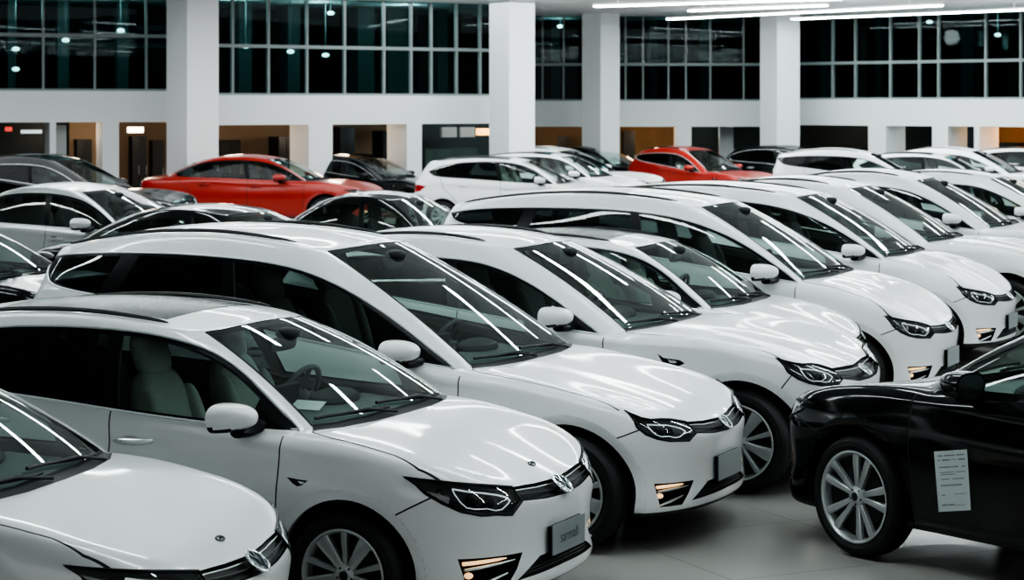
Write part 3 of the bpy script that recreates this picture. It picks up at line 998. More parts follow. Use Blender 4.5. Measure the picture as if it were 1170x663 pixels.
    prof = [(xc - .06, zc - .035, .48), (xc - .2, zc - .03, .60), (xc - .45, zc - .035, .67), (xc - .62, zc - .03, .70), (xc - .70, zc - .075, .71), (xc - .68, zc - .2, .71),
            (xc - .60, zc - .42, .70), (xc - .5, .42, .68), (xc - .1, .42, .6)]
    vs = []; n = len(prof)
    for k_ in range(2):
        vs += [(x, y * (-1) ** k_, z) for x, z, y in prof]
    d.add(vs, [(i, (i + 1) % n, (i + 1) % n + n, i + n) for i in range(n)] + [tuple(range(n)), tuple(range(n, 2 * n))[::-1]], 0)
    d.ball((xc - .60, .36, zc - .02), (.12, .20, .06), 16, 8, 1)
    d.box((xc - .70, 0, zc + .02), (.03, .26, .15), 1, R=Matrix.Rotation(.2, 3, 'Y'))
    d.build('dashboard', [M_DASH, M_INT], root, angle=30)
    sw = MB()
    cx = Vector((xc - .84, .36, zc - .02)); ax = Vector((-.88, 0, .47)); u = Vector((0, 1, 0)); w_ = ax.cross(u)
    sw.tube([cx + (u * math.cos(a) + w_ * math.sin(a)) * .185 for a in [2 * PI * i / 36 for i in range(36)]], .016, 8, closed=True)
    sw.ball(cx - ax * .02, (.05, .075, .06), 14, 8)
    for a in (0, PI, -PI / 2):
        sw.tube([cx + (u * math.cos(a) + w_ * math.sin(a)) * .05 - ax * .015, cx + (u * math.cos(a) + w_ * math.sin(a)) * .18], .014, 6)
    sw.tube([cx - ax * .02, cx - ax * .2], .035, 8)
    sw.build('steering_wheel', [mat('wheel_leather', (.045, .05, .05), .45)], root)
    ms = M_SEAT if p['seat'] == 'light' else M_SEATD
    xs_ = p.get('seatx', bp + .10)
    sz_ = p.get('seatz', 0.)
    for y in (-.36, .36):
        s = MB()
        s.ball((xs_ + .27, y, .52 + sz_), (.29, .25, .12), 20, 10, 0, .55)
        for sy in (-1, 1):
            s.ball((xs_ + .25, y + sy * .215, .56 + sz_), (.25, .06, .10), 12, 8, 0, .7)
        tilt = math.radians(17)
        def bk(u_, v_, r_, e_, off=0.):
            b0 = MB(); b0.ball((0, 0, 0), r_, 20, 12, 0, e_)
            for i, (x, yy, z) in enumerate(b0.v):
                h = z + v_
                wd = 1 - .22 * sstep(.25, .62, h)
                yy *= wd
                X = x * 1. + .03 * math.cos((yy) * 8) * 0
                b0.v[i] = (xs_ + u_ + X * math.cos(tilt) - h * math.sin(tilt), y + yy + off, .56 + sz_ + h * math.cos(tilt) + X * math.sin(tilt))
            s.add(b0.v, b0.f, 0)
        bk(0, .30, (.075, .235, .33), .5)
        for sy in (-1, 1): bk(.05, .28, (.07, .045, .25), .7, sy * .19)
        so = s.build('seat', [ms], root, angle=60)
        h = MB(); b0 = MB(); b0.ball((0, 0, 0), (.055, .135, .115), 18, 10, 0, .6)
        hh = .71
        for i, (x, yy, z) in enumerate(b0.v):
            h_ = z + hh
            b0.v[i] = (xs_ + .01 + x * math.cos(tilt) - h_ * math.sin(tilt) * .97, y + yy, .56 + sz_ + h_ * math.cos(tilt))
        h.add(b0.v, b0.f, 0)
        for sy in (-.05, .05):
            h.tube([(xs_ - .58 * math.sin(tilt), y + sy, .56 + sz_ + .56 * math.cos(tilt)), (xs_ - .7 * math.sin(tilt), y + sy, .56 + sz_ + .7 * math.cos(tilt))], .007, 6, mi=1)
        h.build('headrest', [ms, M_CHR], so, angle=60)
    s = MB()
    xr_ = p.get('rseatx', ar + .32)
    s.ball((xr_ + .2, 0, .55 + sz_), (.30, .62, .12), 24, 10, 0, .5)
    b0 = MB(); b0.ball((0, 0, 0), (.08, .62, .32), 24, 12, 0, .5)
    for i, (x, yy, z) in enumerate(b0.v): b0.v[i] = (xr_ - .05 + x - z * .38, yy, .86 + sz_ + z)
    s.add(b0.v, b0.f)
    for y in (-.36, 0, .36): s.ball((xr_ - .20, y, 1.22 + sz_), (.05, .12, .075), 14, 8, 0, .6)
    s.build('rear_seat', [M_SEATD], root, angle=60)
    rm = MB()
    q, n = surf(TOP, xt - .0 + .07, -.001)
    rm.ball((q.x + .02, 0, q.z - .085), (.02, .125, .038), 18, 8, 0, .6)
    rm.tube([(q.x + .02, 0, q.z - .085), (q.x + .045, 0, q.z - .02)], .014, 8)
    rm.ball((q.x + .05, 0, q.z - .028), (.06, .06, .03), 12, 8, 0, .7)
    rm.build('rear_view_mirror', [M_INT], root)
    # underbody
    ub = MB()
    ub.box(((p['xf'] + p['xr']) / 2, 0, .25), (p['xf'] - p['xr'] - .30, .9, .10))
    ub.box(((af + ar) / 2, 0, .27), (af - ar - 2 * Ra - .06, 2 * (hw - .075), .12))
    ub.box(((p['xf'] - .16 + af + Ra) / 2, 0, .27), (p['xf'] - .2 - af - Ra, 1.04, .1))
    ub.box(((af + ar) / 2, 0, .42), (af - ar + .9, .88, .24))
    ub.build('underbody', [M_GAP], root, smooth=False)
    # wheels
    tw, rw = wheel_meshes(p, wheel_style)
    tm = rmsh = None
    first = {}
    for (ax_, sgn) in ((af, 0), (ar, 0), (af, 1), (ar, 1)):
        if sgn not in first:
            T = (tw if sgn == 0 else tw.mirrored()).build('wheel', [M_RUB], root, angle=25)
            Rm = (rw if sgn == 0 else rw.mirrored()).build('rim', [M_RIM, M_RIMD, mat('brake_disc', (.035, .036, .038), .5, metal=.5), M_RIMD], T, angle=35)
            first[sgn] = (T, Rm)
        else:
            T = first[sgn][0].copy(); COL.objects.link(T); T.parent = root
            Rm = first[sgn][1].copy(); COL.objects.link(Rm); Rm.parent = T
        T.location = (ax_, -p['wy'] if sgn == 0 else p['wy'], p['R'])
    bm.free()
    root['surf_belt'] = 0
    del root['surf_belt']
    return root

def copy_tree(o, parent=None):
    c = o.copy(); COL.objects.link(c)
    if parent is not None: c.parent = parent
    for ch in list(o.children): copy_tree(ch, c)
    return c

def repaint(root, new):
    """give a copied car its own paint: body-colour slots are switched at object level"""
    for o in [root] + list(root.children_recursive):
        if o.type != 'MESH': continue
        for sl in o.material_slots:
            if sl.material and sl.material.name.startswith('paint_'):
                sl.link = 'OBJECT'; sl.material = new

def paint(name, col, rough=.22, metal=0., coat=1.):
    return mat('paint_' + name, col, rough, metal, coat)

P_WHITE = paint('white', (.76, .775, .78), .30, 0., .6)
P_BLACK = paint('black', (.004, .005, .0055), .09, 0., .0)
P_RED = paint('red', (.36, .026, .018), .28, .1, .5)

def hatch_dlo(zo=0.):
    pts = [(.985, .965 + zo), (.80, 1.085 + zo), (.55, 1.235 + zo), (.28, 1.335 + zo), (-.05, 1.385 + zo), (-.5, 1.395 + zo), (-1.0, 1.37 + zo), (-1.36, 1.30 + zo), (-1.62, 1.19 + zo),
           (-1.50, 1.09 + zo), (-1.2, 1.068 + zo), (-.5, 1.035 + zo), (0, 1.0 + zo), (.5, .975 + zo)]
    return dict(pts=pts, keep=(0, 8), patch=.74)

# ------------------------------------------------------------------ camera (level, lens shifted down like an architectural shot)
FPX, CX, VH, CAMH = 2400., 585., 120., 2.55
cam = bpy.data.cameras.new('camera'); camo = bpy.data.objects.new('camera', cam); COL.objects.link(camo)
cam.sensor_width = 36; cam.lens = FPX / 1170 * 36
cam.shift_y = (VH - 331.5) / 1170
camo.location = (0, 0, CAMH); camo.rotation_euler = (PI / 2, 0, 0)
cam.clip_end = 300
cam.dof.use_dof = True; cam.dof.focus_distance = 11.; cam.dof.aperture_fstop = 5.6
SC.camera = camo
def at(u, v, Y): return Vector(((u - CX) / FPX * Y, Y, CAMH - (v - VH) * Y / FPX))

# ------------------------------------------------------------------ car models
def r6s(front, side, rear): return (.05, .028, .035, front, side, rear)
HATCH = base_params(dlo=hatch_dlo(), xt=.34, zt=1.40)

def prows(dz=0., r5=(.605, .72, .78), r6=(.69, .835, .93)):
    r = base_params()['rows'][:5]
    r = [(a, b, c, d + dz * min(1, d * 1.6), e + dz * min(1, e), f + dz * min(1, f)) for a, b, c, d, e, f in r]
    return r + [(.0, .002, .012, *r5), r6s(*r6)]

MPV = base_params(hbadge=False,
    xf=2.27, xr=-2.52, hw=.87, af=1.60, ar=-1.45, H=1.77, xc=1.02, zc=1.005, xt=-.10, zt=1.655, xrr=-2.36, zrr=1.60, xrb=-2.46, zrb=1.30,
    zbf=.985, zbr=1.35, zh=.69, yb=.815, yt=.60, hood_bulge=.028, fend=(.74, .795, .82, .832, .86), rfend=(1.03, 1.08, 1.12, 1.16, 1.18),
    rows=prows(0, (.605, .74, .86), (.695, .90, 1.17)), R=.335, Ra=.392, rim=.235, wy=.765, doorx=.905, bpx=-.62, lip=.235,
    lamp_top=[('s', 1.92, .812), ('d', 2.06, -.72, .785), ('f', -.55, .752), ('f', -.40, .718)],
    lamp_bot=[('f', -.40, .655), ('f', -.47, .625), ('d', 2.12, -.66, .645), ('d', 2.02, -.75, .70)],
    fogpts=[('d', 2.10, -.70, .40), ('f', -.40, .385), ('f', -.46, .32), ('f', -.52, .262), ('d', 2.13, -.68, .262)],
    intpts=([('f', -.25, .36), ('f', 0, .365)], [('f', 0, .285), ('f', -.44, .275)]),
    rdoor=[(-1.02, .17), (-1.03, .36), (-1.11, .55), (-1.27, .76), (-1.50, .95), (-1.68, 1.32)],
    hood_side=[(.96, -.745), (1.10, -.765), (1.40, -.755), (1.75, -.745), (1.94, -.765), (2.05, -.735)],
    dlo=dict(pts=[(.845, .995), (.58, 1.16), (.25, 1.34), (-.06, 1.475), (-.40, 1.562), (-.9, 1.60), (-1.5, 1.605), (-2.0, 1.58), (-2.36, 1.535),
                  (-2.24, 1.43), (-2.10, 1.365), (-1.6, 1.315), (-.9, 1.225), (-.2, 1.125), (.4, 1.045)], keep=(0, 8), patch=.58,
             cpil=[(-1.83, 1.1), (-1.67, 1.1), (-1.40, 1.8), (-1.53, 1.8)]),
    seatx=-.52, seatz=.17, rseatx=-1.35, sunroof=False, badge='strip', badge_at=(1.02, .80), plate='blank', seat='dark', handle='body', mz=.085, er=.05, emblem=True, bdx=(0, -.012, -.05, -.085, -.12, -.18, -.30))

SUV = base_params(hbadge=False,
    xf=2.20, xr=-2.35, hw=.88, af=1.57, ar=-1.25, H=1.65, xc=.80, zc=1.03, xt=-.16, zt=1.545, xrr=-2.02, zrr=1.50, xrb=-2.22, zrb=1.22,
    zbf=.985, zbr=1.26, zh=.75, yb=.82, yt=.59, hood_bulge=.05, fend=(.81, .88, .90, .905, .915), rfend=(1.0, 1.03, 1.06, 1.08, 1.10),
    rows=prows(.04, (.66, .76, .84), (.765, .895, 1.09)), R=.34, Ra=.405, rim=.245, wy=.775, doorx=.60, bpx=-.50, lip=.33,
    lamp_top=[('s', 1.80, .895), ('d', 1.95, -.73, .875), ('f', -.55, .845), ('f', -.42, .80)],
    lamp_bot=[('f', -.42, .735), ('f', -.49, .705), ('d', 2.02, -.67, .72), ('d', 1.90, -.76, .775)],
    gr_top=[('f', -.2, .79), ('f', 0, .785)], gr_bot=[('f', -.2, .70), ('f', 0, .695)],
    fogpts=[('d', 2.02, -.70, .50), ('f', -.42, .49), ('f', -.47, .42), ('f', -.53, .36), ('d', 2.04, -.68, .36)],
    intpts=([('f', -.28, .48), ('f', 0, .485)], [('f', 0, .345), ('f', -.45, .345)]), zp=.55,
    hood_side=[(.74, -.745), (.88, -.775), (1.25, -.765), (1.62, -.755), (1.84, -.77), (2.0, -.735)],
    dlo=dict(pts=[(.56, .99), (.30, 1.155), (.0, 1.31), (-.30, 1.42), (-.6, 1.465), (-1.1, 1.475), (-1.6, 1.445), (-1.98, 1.385),
                  (-1.86, 1.30), (-1.6, 1.245), (-1.1, 1.19), (-.5, 1.115), (.1, 1.04)], keep=(0, 7), patch=.30),
    seatx=-.42, seatz=.10, rseatx=-1.15, sunroof=False, badge='wedge', badge_at=(1.03, .845), plate='blank', seat='dark', handle='body', mz=.09, er=.05, bdx=(0, -.012, -.05, -.085, -.12, -.17, -.27))

VAN = base_params(hbadge=False,
    xf=2.20, xr=-2.55, hw=.88, af=1.52, ar=-1.45, H=1.80, xc=1.20, zc=1.10, xt=.22, zt=1.68, xrr=-2.38, zrr=1.64, xrb=-2.48, zrb=1.38,
    zbf=1.05, zbr=1.44, zh=.69, yb=.82, yt=.61, hood_bulge=.055, fend=(.76, .83, .88, .90, .93), rfend=(1.08, 1.13, 1.17, 1.2, 1.22),
    rows=prows(0, (.605, .76, .88), (.695, .94, 1.22)), R=.335, Ra=.392, rim=.235, wy=.775, doorx=1.09, bpx=-.22, lip=.25,
    lamp_top=[('s', 1.84, .82), ('d', 1.97, -.73, .795), ('f', -.55, .755), ('f', -.40, .715)],
    lamp_bot=[('f', -.40, .65), ('f', -.47, .62), ('d', 2.04, -.67, .64), ('d', 1.93, -.76, .70)],
    fogpts=[('d', 2.02, -.70, .40), ('f', -.40, .385), ('f', -.46, .32), ('f', -.52, .262), ('d', 2.05, -.68, .262)],
    rdoor=[(-1.02, .17), (-1.03, .36), (-1.11, .55), (-1.27, .76), (-1.50, .98), (-1.62, 1.42)],
    hood_side=[(1.14, -.75), (1.25, -.775), (1.45, -.765), (1.70, -.755), (1.86, -.775), (2.0, -.735)],
    dlo=dict(pts=[(1.10, 1.06), (.85, 1.22), (.55, 1.39), (.22, 1.52), (-.15, 1.60), (-.7, 1.64), (-1.4, 1.64), (-1.95, 1.615), (-2.30, 1.565),
                  (-2.16, 1.49), (-1.9, 1.445), (-1.4, 1.395), (-.7, 1.31), (.0, 1.21), (.6, 1.125)], keep=(0, 8), patch=.86,
             cpil=[(-1.62, 1.1), (-1.48, 1.1), (-1.30, 1.9), (-1.42, 1.9)]),
    seatx=-.05, seatz=.20, rseatx=-1.25, sunroof=False, badge=None, plate='blank', seat='dark', handle='body', mz=.085, er=.05, bdx=(0, -.012, -.05, -.085, -.12, -.17, -.27))

SEDAN = base_params(hbadge=False,
    xf=2.18, xr=-2.38, hw=.88, af=1.33, ar=-1.42, H=1.46, xc=1.02, zc=.955, xt=.22, zt=1.375, xrr=-1.22, zrr=1.345, xrb=-1.86, zrb=1.04,
    zbf=.925, zbr=1.0, zh=.70, yb=.81, yt=.57, hood_bulge=.045, trunk_bulge=.02, fend=(.735, .80, .83, .835, .85), rfend=(.885, .90, .91, .92, .93),
    rows=prows(0, (.605, .72, .80), (.69, .835, .95)), R=.325, Ra=.378, rim=.245, wy=.775, doorx=.92, bpx=-.14, rails=False, lip=.245,
    lamp_top=[('s', 1.66, .785), ('d', 1.86, -.74, .765), ('f', -.58, .742), ('f', -.46, .715)],
    lamp_bot=[('f', -.46, .655), ('f', -.53, .635), ('d', 1.97, -.68, .655), ('d', 1.84, -.76, .695)],
    hood_side=[(.96, -.74), (1.10, -.765), (1.38, -.765), (1.62, -.755), (1.74, -.775), (1.95, -.745)],
    dlo=dict(pts=[(.90, .945), (.70, 1.07), (.42, 1.215), (.15, 1.305), (-.2, 1.35), (-.6, 1.352), (-1.0, 1.315), (-1.32, 1.225), (-1.60, 1.075),
                  (-1.50, 1.015), (-1.1, 1.005), (-.5, .99), (.2, .965)], keep=(0, 8), patch=.66),
    fogpts=[('d', 1.95, -.70, .375), ('f', -.50, .372), ('f', -.53, .30), ('f', -.57, .245), ('d', 1.99, -.68, .24)],
    privacy=False, sunroof=False, badge=None, plate='blank', chrome=False, xm=.50, handle='body', seat='dark', emblem=True,
    tail=True, rwin=[(.05, 1.075), (-.60, 1.085), (-.47, 1.265), (-.2, 1.285), (.05, 1.29)])

protos = {}
def proto(key, p, nm, style='blade', su=8, sv=7):
    protos[key] = (nm, p, style, su, sv, [None])
proto('hatch', HATCH, 'hatchback_car')
proto('mpv', MPV, 'family_van')
proto('suv', SUV, 'crossover_car')
proto('van', VAN, 'family_van')
proto('sedan', SEDAN, 'sedan_car', 'pair')

def place_car(key, pnt, x, y, a, label, cat='car', group=None, sc=(1, 1, 1), name=None, plain=False, nomirror=False):
    nm, p, style, su, sv, slot = protos[key]
    if slot[0] is None:
        slot[0] = build_car(nm, p, P_WHITE, style, su, sv)
    else:
        plain = True
    o = copy_tree(slot[0])
    if plain:
        for c in list(o.children_recursive):
            if c.name.startswith('plate_lettering'): bpy.data.objects.remove(c)
    if nomirror:          # mirror folded away / not fitted on the far side in the photo
        for c in list(o.children):
            if c.name.startswith('wing_mirror') and c.data.vertices[0].co.y > 0:
                for g in list(c.children): bpy.data.objects.remove(g)
                bpy.data.objects.remove(c)
    if pnt is not P_WHITE: repaint(o, pnt)
    o.location = (x, y, 0); o.rotation_euler = (0, 0, math.radians(a)); o.scale = sc
    tag(o, label, cat, group)
    return o

def from_px(u, v, z, xl, yl, a=26):
    Y = (CAMH - z) * FPX / (v - VH); X = (u - CX) / FPX * Y
    c, s = math.cos(math.radians(a)), math.sin(math.radians(a))
    return X - xl * c - yl * s, Y + xl * s - yl * c

ROW = 'white cars parked side by side in the front row'
A = -26
NM = dict(group=ROW, nomirror=True)
place_car('hatch', P_WHITE, -1.60, 11.32, A, 'white hatchback with dark glass roof, grey lettered plate and pale front seats', **NM)
x, y = from_px(295, 655, .625, 2.06, 0, 16)
place_car('hatch', P_WHITE, x, y, -16, 'nearest white hatchback, only its bonnet and windshield in the lower left corner', **NM)
x, y = from_px(828, 488, .64, 2.25, 0)
place_car('mpv', P_WHITE, x, y, A, 'tall white van with long dark side windows, right behind the glass roofed hatchback', **NM)
x, y = from_px(990, 428, .72, 2.18, 0)
place_car('suv', P_WHITE, x, y, A, 'white crossover with dark wedge badge on its wing, nose beside the black car', **NM)
place_car('hatch', P_WHITE, .96, 17.10, A, 'low white hatchback squeezed between the wedge badge crossover and a taller white van', sc=(.92, .97, 1.03), **NM)
x, y = from_px(1085, 383, .60, 2.18, 0)
place_car('van', P_WHITE, x, y, A, 'tall white van with rear spoiler and long dark side windows behind the low hatchback', **NM)
x, y = from_px(1147, 344, .60, 2.12, 0)
place_car('van', P_WHITE, x, y, A, 'white van with lit fog lamp at the right edge, next behind the spoilered van', sc=(1, 1, .97), **NM)
place_car('suv', P_WHITE, 4.15, 23.52, A, 'white crossover in the front row, right behind the van with the lit fog lamp', sc=(1.0, 1, 1.06), group=ROW)
place_car('suv', P_WHITE, 5.41, 26.14, A, 'white crossover at the right edge with a round pale mirror, second from the row end', group=ROW, sc=(1, 1, 1.06))
place_car('suv', P_WHITE, 7.0, 29.2, A, 'farthest white crossover of the front row, cut by the right edge', group=ROW)
place_car('sedan', P_BLACK, 3.43, 11.32, 128, 'glossy black car facing away on the right with a paper sheet on its door', plain=True, sc=(1, 1, 1.05))
# cars farther back
place_car('sedan', P_RED, -5.1, 44.2, -12, 'bright red sedan in front of the left column', plain=True, sc=(1.14, 1.1, 1.04))
place_car('suv', P_BLACK, -3.1, 48.6, -30, 'black crossover half hidden behind the nose of the red sedan', sc=(.9, 1, .86))
place_car('suv', P_BLACK, -7.9, 38.5, -18, 'black crossover at the far left, behind the silver sedan')
place_car('sedan', paint('silver', (.50, .52, .52), .28, .5, .5), -5.3, 26.8, A, 'silver sedan on the left behind the tall white van', sc=(1, 1, 1.07))
place_car('sedan', P_BLACK, -5.6, 20.6, A, 'dark sedan at the left edge with only its pillar and mirror in view', sc=(1, 1, .98))
place_car('sedan', P_BLACK, -2.95, 22.8, A, 'black sedan whose glass catches light, below the rear wheel of the red sedan', sc=(1, .97, 1.01))
place_car('sedan', P_BLACK, -1.35, 25.6, A, 'black sedan just in front of the red sedan nose, only roof and glass showing', sc=(.76, .97, 1.03))
place_car('hatch', P_WHITE, .05, 42.5, -14, 'white hatchback with dark side windows below the middle column', sc=(1, 1, 1.02))
place_car('hatch', P_WHITE, 1.0, 46.4, -22, 'white hatchback right behind the one below the middle column', sc=(1, 1, 1.02))
place_car('suv', P_WHITE, 1.55, 50.0, -30, 'white crossover in the far row, its windshield left of the red crossover', sc=(1, 1, .95))
place_car('sedan', P_BLACK, 2.3, 56.4, -35, 'black sedan between the far white crossover and the red crossover')
place_car('suv', P_RED, 4.75, 51.5, -48, 'red crossover in the far row in front of the right hand column', sc=(.92, .92, .93))
place_car('hatch', P_BLACK, 7.4, 55.0, -40, 'black hatchback behind the nose of the red crossover')
place_car('mpv', P_WHITE, 7.85, 45.0, -15, 'white van in the far row right of the right hand column', sc=(.9, 1, .92))
place_car('hatch', P_WHITE, 9.6, 47.6, -22, 'white hatchback next to the white van in the far row')
place_car('suv', P_WHITE, 11.2, 49.6, -26, 'third white car from the right end of the far row', sc=(1, 1, .95))
place_car('hatch', P_WHITE, 12.9, 51.0, -26, 'second white car from the right end of the far row', sc=(1, 1, 1.03))
place_car('suv', P_WHITE, 14.6, 52.4, -26, 'white crossover at the right end of the far row', sc=(1, 1, .95))

# ------------------------------------------------------------------ the hall
def tilemat():
    m = bpy.data.materials.new('polished_floor'); m.use_nodes = True; nt = m.node_tree; b = nt.nodes['Principled BSDF']
    tc = nt.nodes.new('ShaderNodeTexCoord'); br = nt.nodes.new('ShaderNodeTexBrick'); mp_ = nt.nodes.new('ShaderNodeMapping')
    mp_.inputs['Rotation'].default_value = (0, 0, math.radians(-26))
    br.offset = 0; br.inputs['Scale'].default_value = 1.; br.inputs['Brick Width'].default_value = 1.2; br.inputs['Row Height'].default_value = 1.2
    br.inputs['Mortar Size'].default_value = .004
    br.inputs['Color1'].default_value = (.40, .385, .37, 1); br.inputs['Color2'].default_value = (.375, .365, .355, 1); br.inputs['Mortar'].default_value = (.25, .24, .23, 1)
    nz = nt.nodes.new('ShaderNodeTexNoise'); nz.inputs['Scale'].default_value = 1.3
    rr = nt.nodes.new('ShaderNodeMapRange'); rr.inputs['To Min'].default_value = .10; rr.inputs['To Max'].default_value = .22
    L = nt.links.new
    L(tc.outputs['Object'], mp_.inputs[0]); L(mp_.outputs[0], br.inputs[0]); L(br.outputs[0], b.inputs['Base Color'])
    L(tc.outputs['Object'], nz.inputs[0]); L(nz.outputs[0], rr.inputs[0]); L(rr.outputs[0], b.inputs['Roughness'])
    return m
M_FLOOR = tilemat()
M_WALL = mat('painted_wall', (.66, .69, .70), .7, noise=(.8, .03))
M_COLM = mat('painted_column', (.72, .75, .76), .65, noise=(.8, .03))
M_CEIL = mat('ceiling_white', (.62, .65, .66), .8, noise=(.6, .05))
M_FRAME = mat('window_frame_grey', (.22, .26, .26), .5)
M_PANE = glass('facade_glass', (.42, .56, .56), .012, .5)
M_DIM = mat('dim_wall', (.06, .065, .066), .8)
M_EMIT = mat('lamp_diffuser', (1, 1, 1), .5, emit=(.90, 1., 1.), estr=34)
M_HOUS = mat('lamp_housing', (.7, .72, .73), .5)

def struct(b, name, m, **k):
    o = b.build(name, m, None, smooth=False, **k); o['kind'] = 'structure'; return o
XL, XR, Y0, Y1, ZC = -24., 26., -7., 66., 5.0
struct(MB().box(((XL + XR) / 2, (Y0 + Y1) / 2, -.05), (XR - XL, Y1 - Y0, .1)), 'floor', M_FLOOR)
struct(MB().box(((XL + XR) / 2, (Y0 + Y1) / 2, ZC + .05), (XR - XL, Y1 - Y0, .1)), 'ceiling', M_CEIL)
struct(MB().box((XL - .1, (Y0 + Y1) / 2, ZC / 2), (.2, Y1 - Y0, ZC)), 'wall_left', M_DIM)
struct(MB().box((XR + .1, (Y0 + Y1) / 2, ZC / 2), (.2, Y1 - Y0, ZC)), 'wall_right', M_DIM)
struct(MB().box(((XL + XR) / 2, Y0 - .1, ZC / 2), (XR - XL, .2, ZC)), 'wall_front', M_DIM)
struct(MB().box(((XL + XR) / 2, Y1 + .1, ZC / 2), (XR - XL, .2, ZC)), 'wall_back', mat('dark_wall', (.05, .06, .06), .8))

WN = [0]
class Bay:
    """a straight piece of the far facade between two plan points; u = picture column, mapped onto its plane"""
    def __init__(s, ua, Ya, ub, Yb):
        s.a = Vector(((ua - CX) / FPX * Ya, Ya, 0)); s.b = Vector(((ub - CX) / FPX * Yb, Yb, 0))
        s.d = (s.b - s.a).normalized(); s.n = Vector((s.d.y, -s.d.x, 0))       # n towards the hall
        if s.n.y > 0: s.n = -s.n
    def at(s, u):
        k = (u - CX) / FPX
        # a + d*t, X = k*Y
        t = (k * s.a.y - s.a.x) / (s.d.x - k * s.d.y)
        return s.a + s.d * t
    def z(s, u, v): return CAMH - (v - VH) * s.at(u).y / FPX
    def slab(s, b, u0, u1, z0, z1, front=.0, back=.3, mi=0):
        p, q = s.at(u0), s.at(u1)
        P = [p + s.n * front, q + s.n * front, q - s.n * back, p - s.n * back]
        b.prism([(c.x, c.y, z0) for c in P], (0, 0, z1 - z0), mi)

    def shifted(s, k):
        o = Bay.__new__(Bay); o.a = s.a - s.n * k; o.b = s.b - s.n * k; o.d = s.d; o.n = s.n; return o

def facade(bay, u0, u1, zg, zm, zo, mulls, piers, zt=ZC):
    b = MB(); bay.slab(b, u0, u1, zo, zg, .0, .35)
    struct(b, 'wall_back', M_WALL)
    for (a, c) in piers:
        struct(bay_slab(bay, a, c, 0, zo, 0., .9), 'wall_back', M_WALL)
    WN[0] += 1
    g = MB(); bay.slab(g, u0, u1, zg, zt, -.14, .17)
    w = struct(g, 'window_%d' % WN[0], M_PANE)
    f = MB()
    bay.slab(f, u0, u1, zm - .04, zm + .04, -.06, .16)
    bay.slab(f, u0, u1, zg, zg + .05, -.05, .16)
    for m_ in mulls:
        px = .052 * FPX / bay.at(m_).y / 2
        bay.slab(f, m_ - px, m_ + px, zg, zt, -.07, .16)
    fo = f.build('window_frame', M_FRAME, w, smooth=False)
def bay_slab(bay, *a):
    b = MB(); bay.slab(b, *a); return b

B1 = Bay(-60, 45.4, 190, 47.0)
B2 = Bay(235, 46.6, 575, 51.2)
B3 = Bay(600, 58.0, 890, 58.0)
B4 = Bay(890, 58.0, 1260, 51.0)
facade(B1, -60, 205, 2.86, 4.09, 2.168, (-8, 50, 109, 168), ((117, 136), (57, 64)))
facade(B2, 235, 575, 2.77, 3.88, 2.10, (268, 309, 353, 396, 441, 472, 495, 524, 551), ((353, 380), (465, 482)))
facade(B3, 600, 890, 2.66, 3.67, 1.95, (620, 644, 715, 735, 764, 784, 812, 850), ((773, 790),))
facade(B4, 890, 1260, 2.70, 3.68, 2.0, (949, 975, 1015, 1048, 1070, 1124, 1164), ((992, 1012), (1065, 1083), (1113, 1119)))

def column(u0, u1, Y, rot=45, name='column'):
    c = at((u0 + u1) / 2, VH, Y); w = (u1 - u0) / FPX * Y
    s_ = w / (abs(math.cos(math.radians(rot))) + abs(math.sin(math.radians(rot))))
    b = MB(); b.box((c.x, c.y, ZC / 2), (s_, s_, ZC), R=None)
    o = b.build(name, M_COLM, None, smooth=False)
    o.data.transform(Matrix.Translation(-Vector((c.x, c.y, 0)))); o.location = (c.x, c.y, 0); o.rotation_euler = (0, 0, math.radians(rot))
    o['kind'] = 'structure'
for u0, u1, Y, r in ((190, 250, 45.2, 42), (559, 611, 49.6, 38), (665, 708, 56.4, 42), (869, 913, 56.2, 30)):
    column(u0, u1, Y, r)

# dim upper floor behind the tall glazing
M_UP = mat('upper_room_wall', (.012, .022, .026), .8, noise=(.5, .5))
M_UPC = mat('upper_room_column', (.075, .105, .105), .7)
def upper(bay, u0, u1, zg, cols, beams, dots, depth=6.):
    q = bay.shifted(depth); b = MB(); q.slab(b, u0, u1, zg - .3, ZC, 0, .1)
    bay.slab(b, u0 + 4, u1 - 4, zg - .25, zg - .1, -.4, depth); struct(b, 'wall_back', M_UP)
    q = bay.shifted(3.2)
    for a, c in cols:
        b = MB(); q.slab(b, a, c, zg - .1, ZC, 0, .5); o = b.build('column', M_UPC, None, smooth=False); o['kind'] = 'structure'
    q2 = bay.shifted(4.6)
    for a, c, v0, v1 in beams:
        b = MB(); q2.slab(b, a, c, q2.z((a + c) / 2, v1), q2.z((a + c) / 2, v0), 0, .3); struct(b, 'trim_%d' % next(TN), M_UPC)
    q3_ = bay.shifted(1.6)
    for (u, v) in dots:
        c = q3_.at(u); z = q3_.z(u, v)
        b = MB(); b.ball((0, 0, 0), (.09, .09, .05), 12, 8, 0); o = b.build('ceiling_lamp', M_DOT, None); o.location = (c.x, c.y, z)
        r_ = MB(); r_.tube([(0, 0, .03), (0, 0, ZC - z)], .012, 6); r_.build('lamp_cord', M_FRAME, o)
        tag(o, 'small white lamp hanging behind the upper glazing', 'lamp', 'small lamps behind the upper glazing')
import itertools
TN = itertools.count(1)
M_DOT = mat('small_lamp', (1, 1, 1), .5, emit=(.85, 1, 1), estr=5)
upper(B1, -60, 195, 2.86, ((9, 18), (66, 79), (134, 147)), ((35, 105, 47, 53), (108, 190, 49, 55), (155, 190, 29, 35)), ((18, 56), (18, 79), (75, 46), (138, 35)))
upper(B2, 245, 560, 2.77, ((273, 288), (329, 343), (409, 428), (443, 470), (500, 512)), ((310, 370, 22, 27), (335, 440, 7, 12), (495, 540, 15, 21)), ((281, 53), (332, 59), (372, 63), (378, 15)))
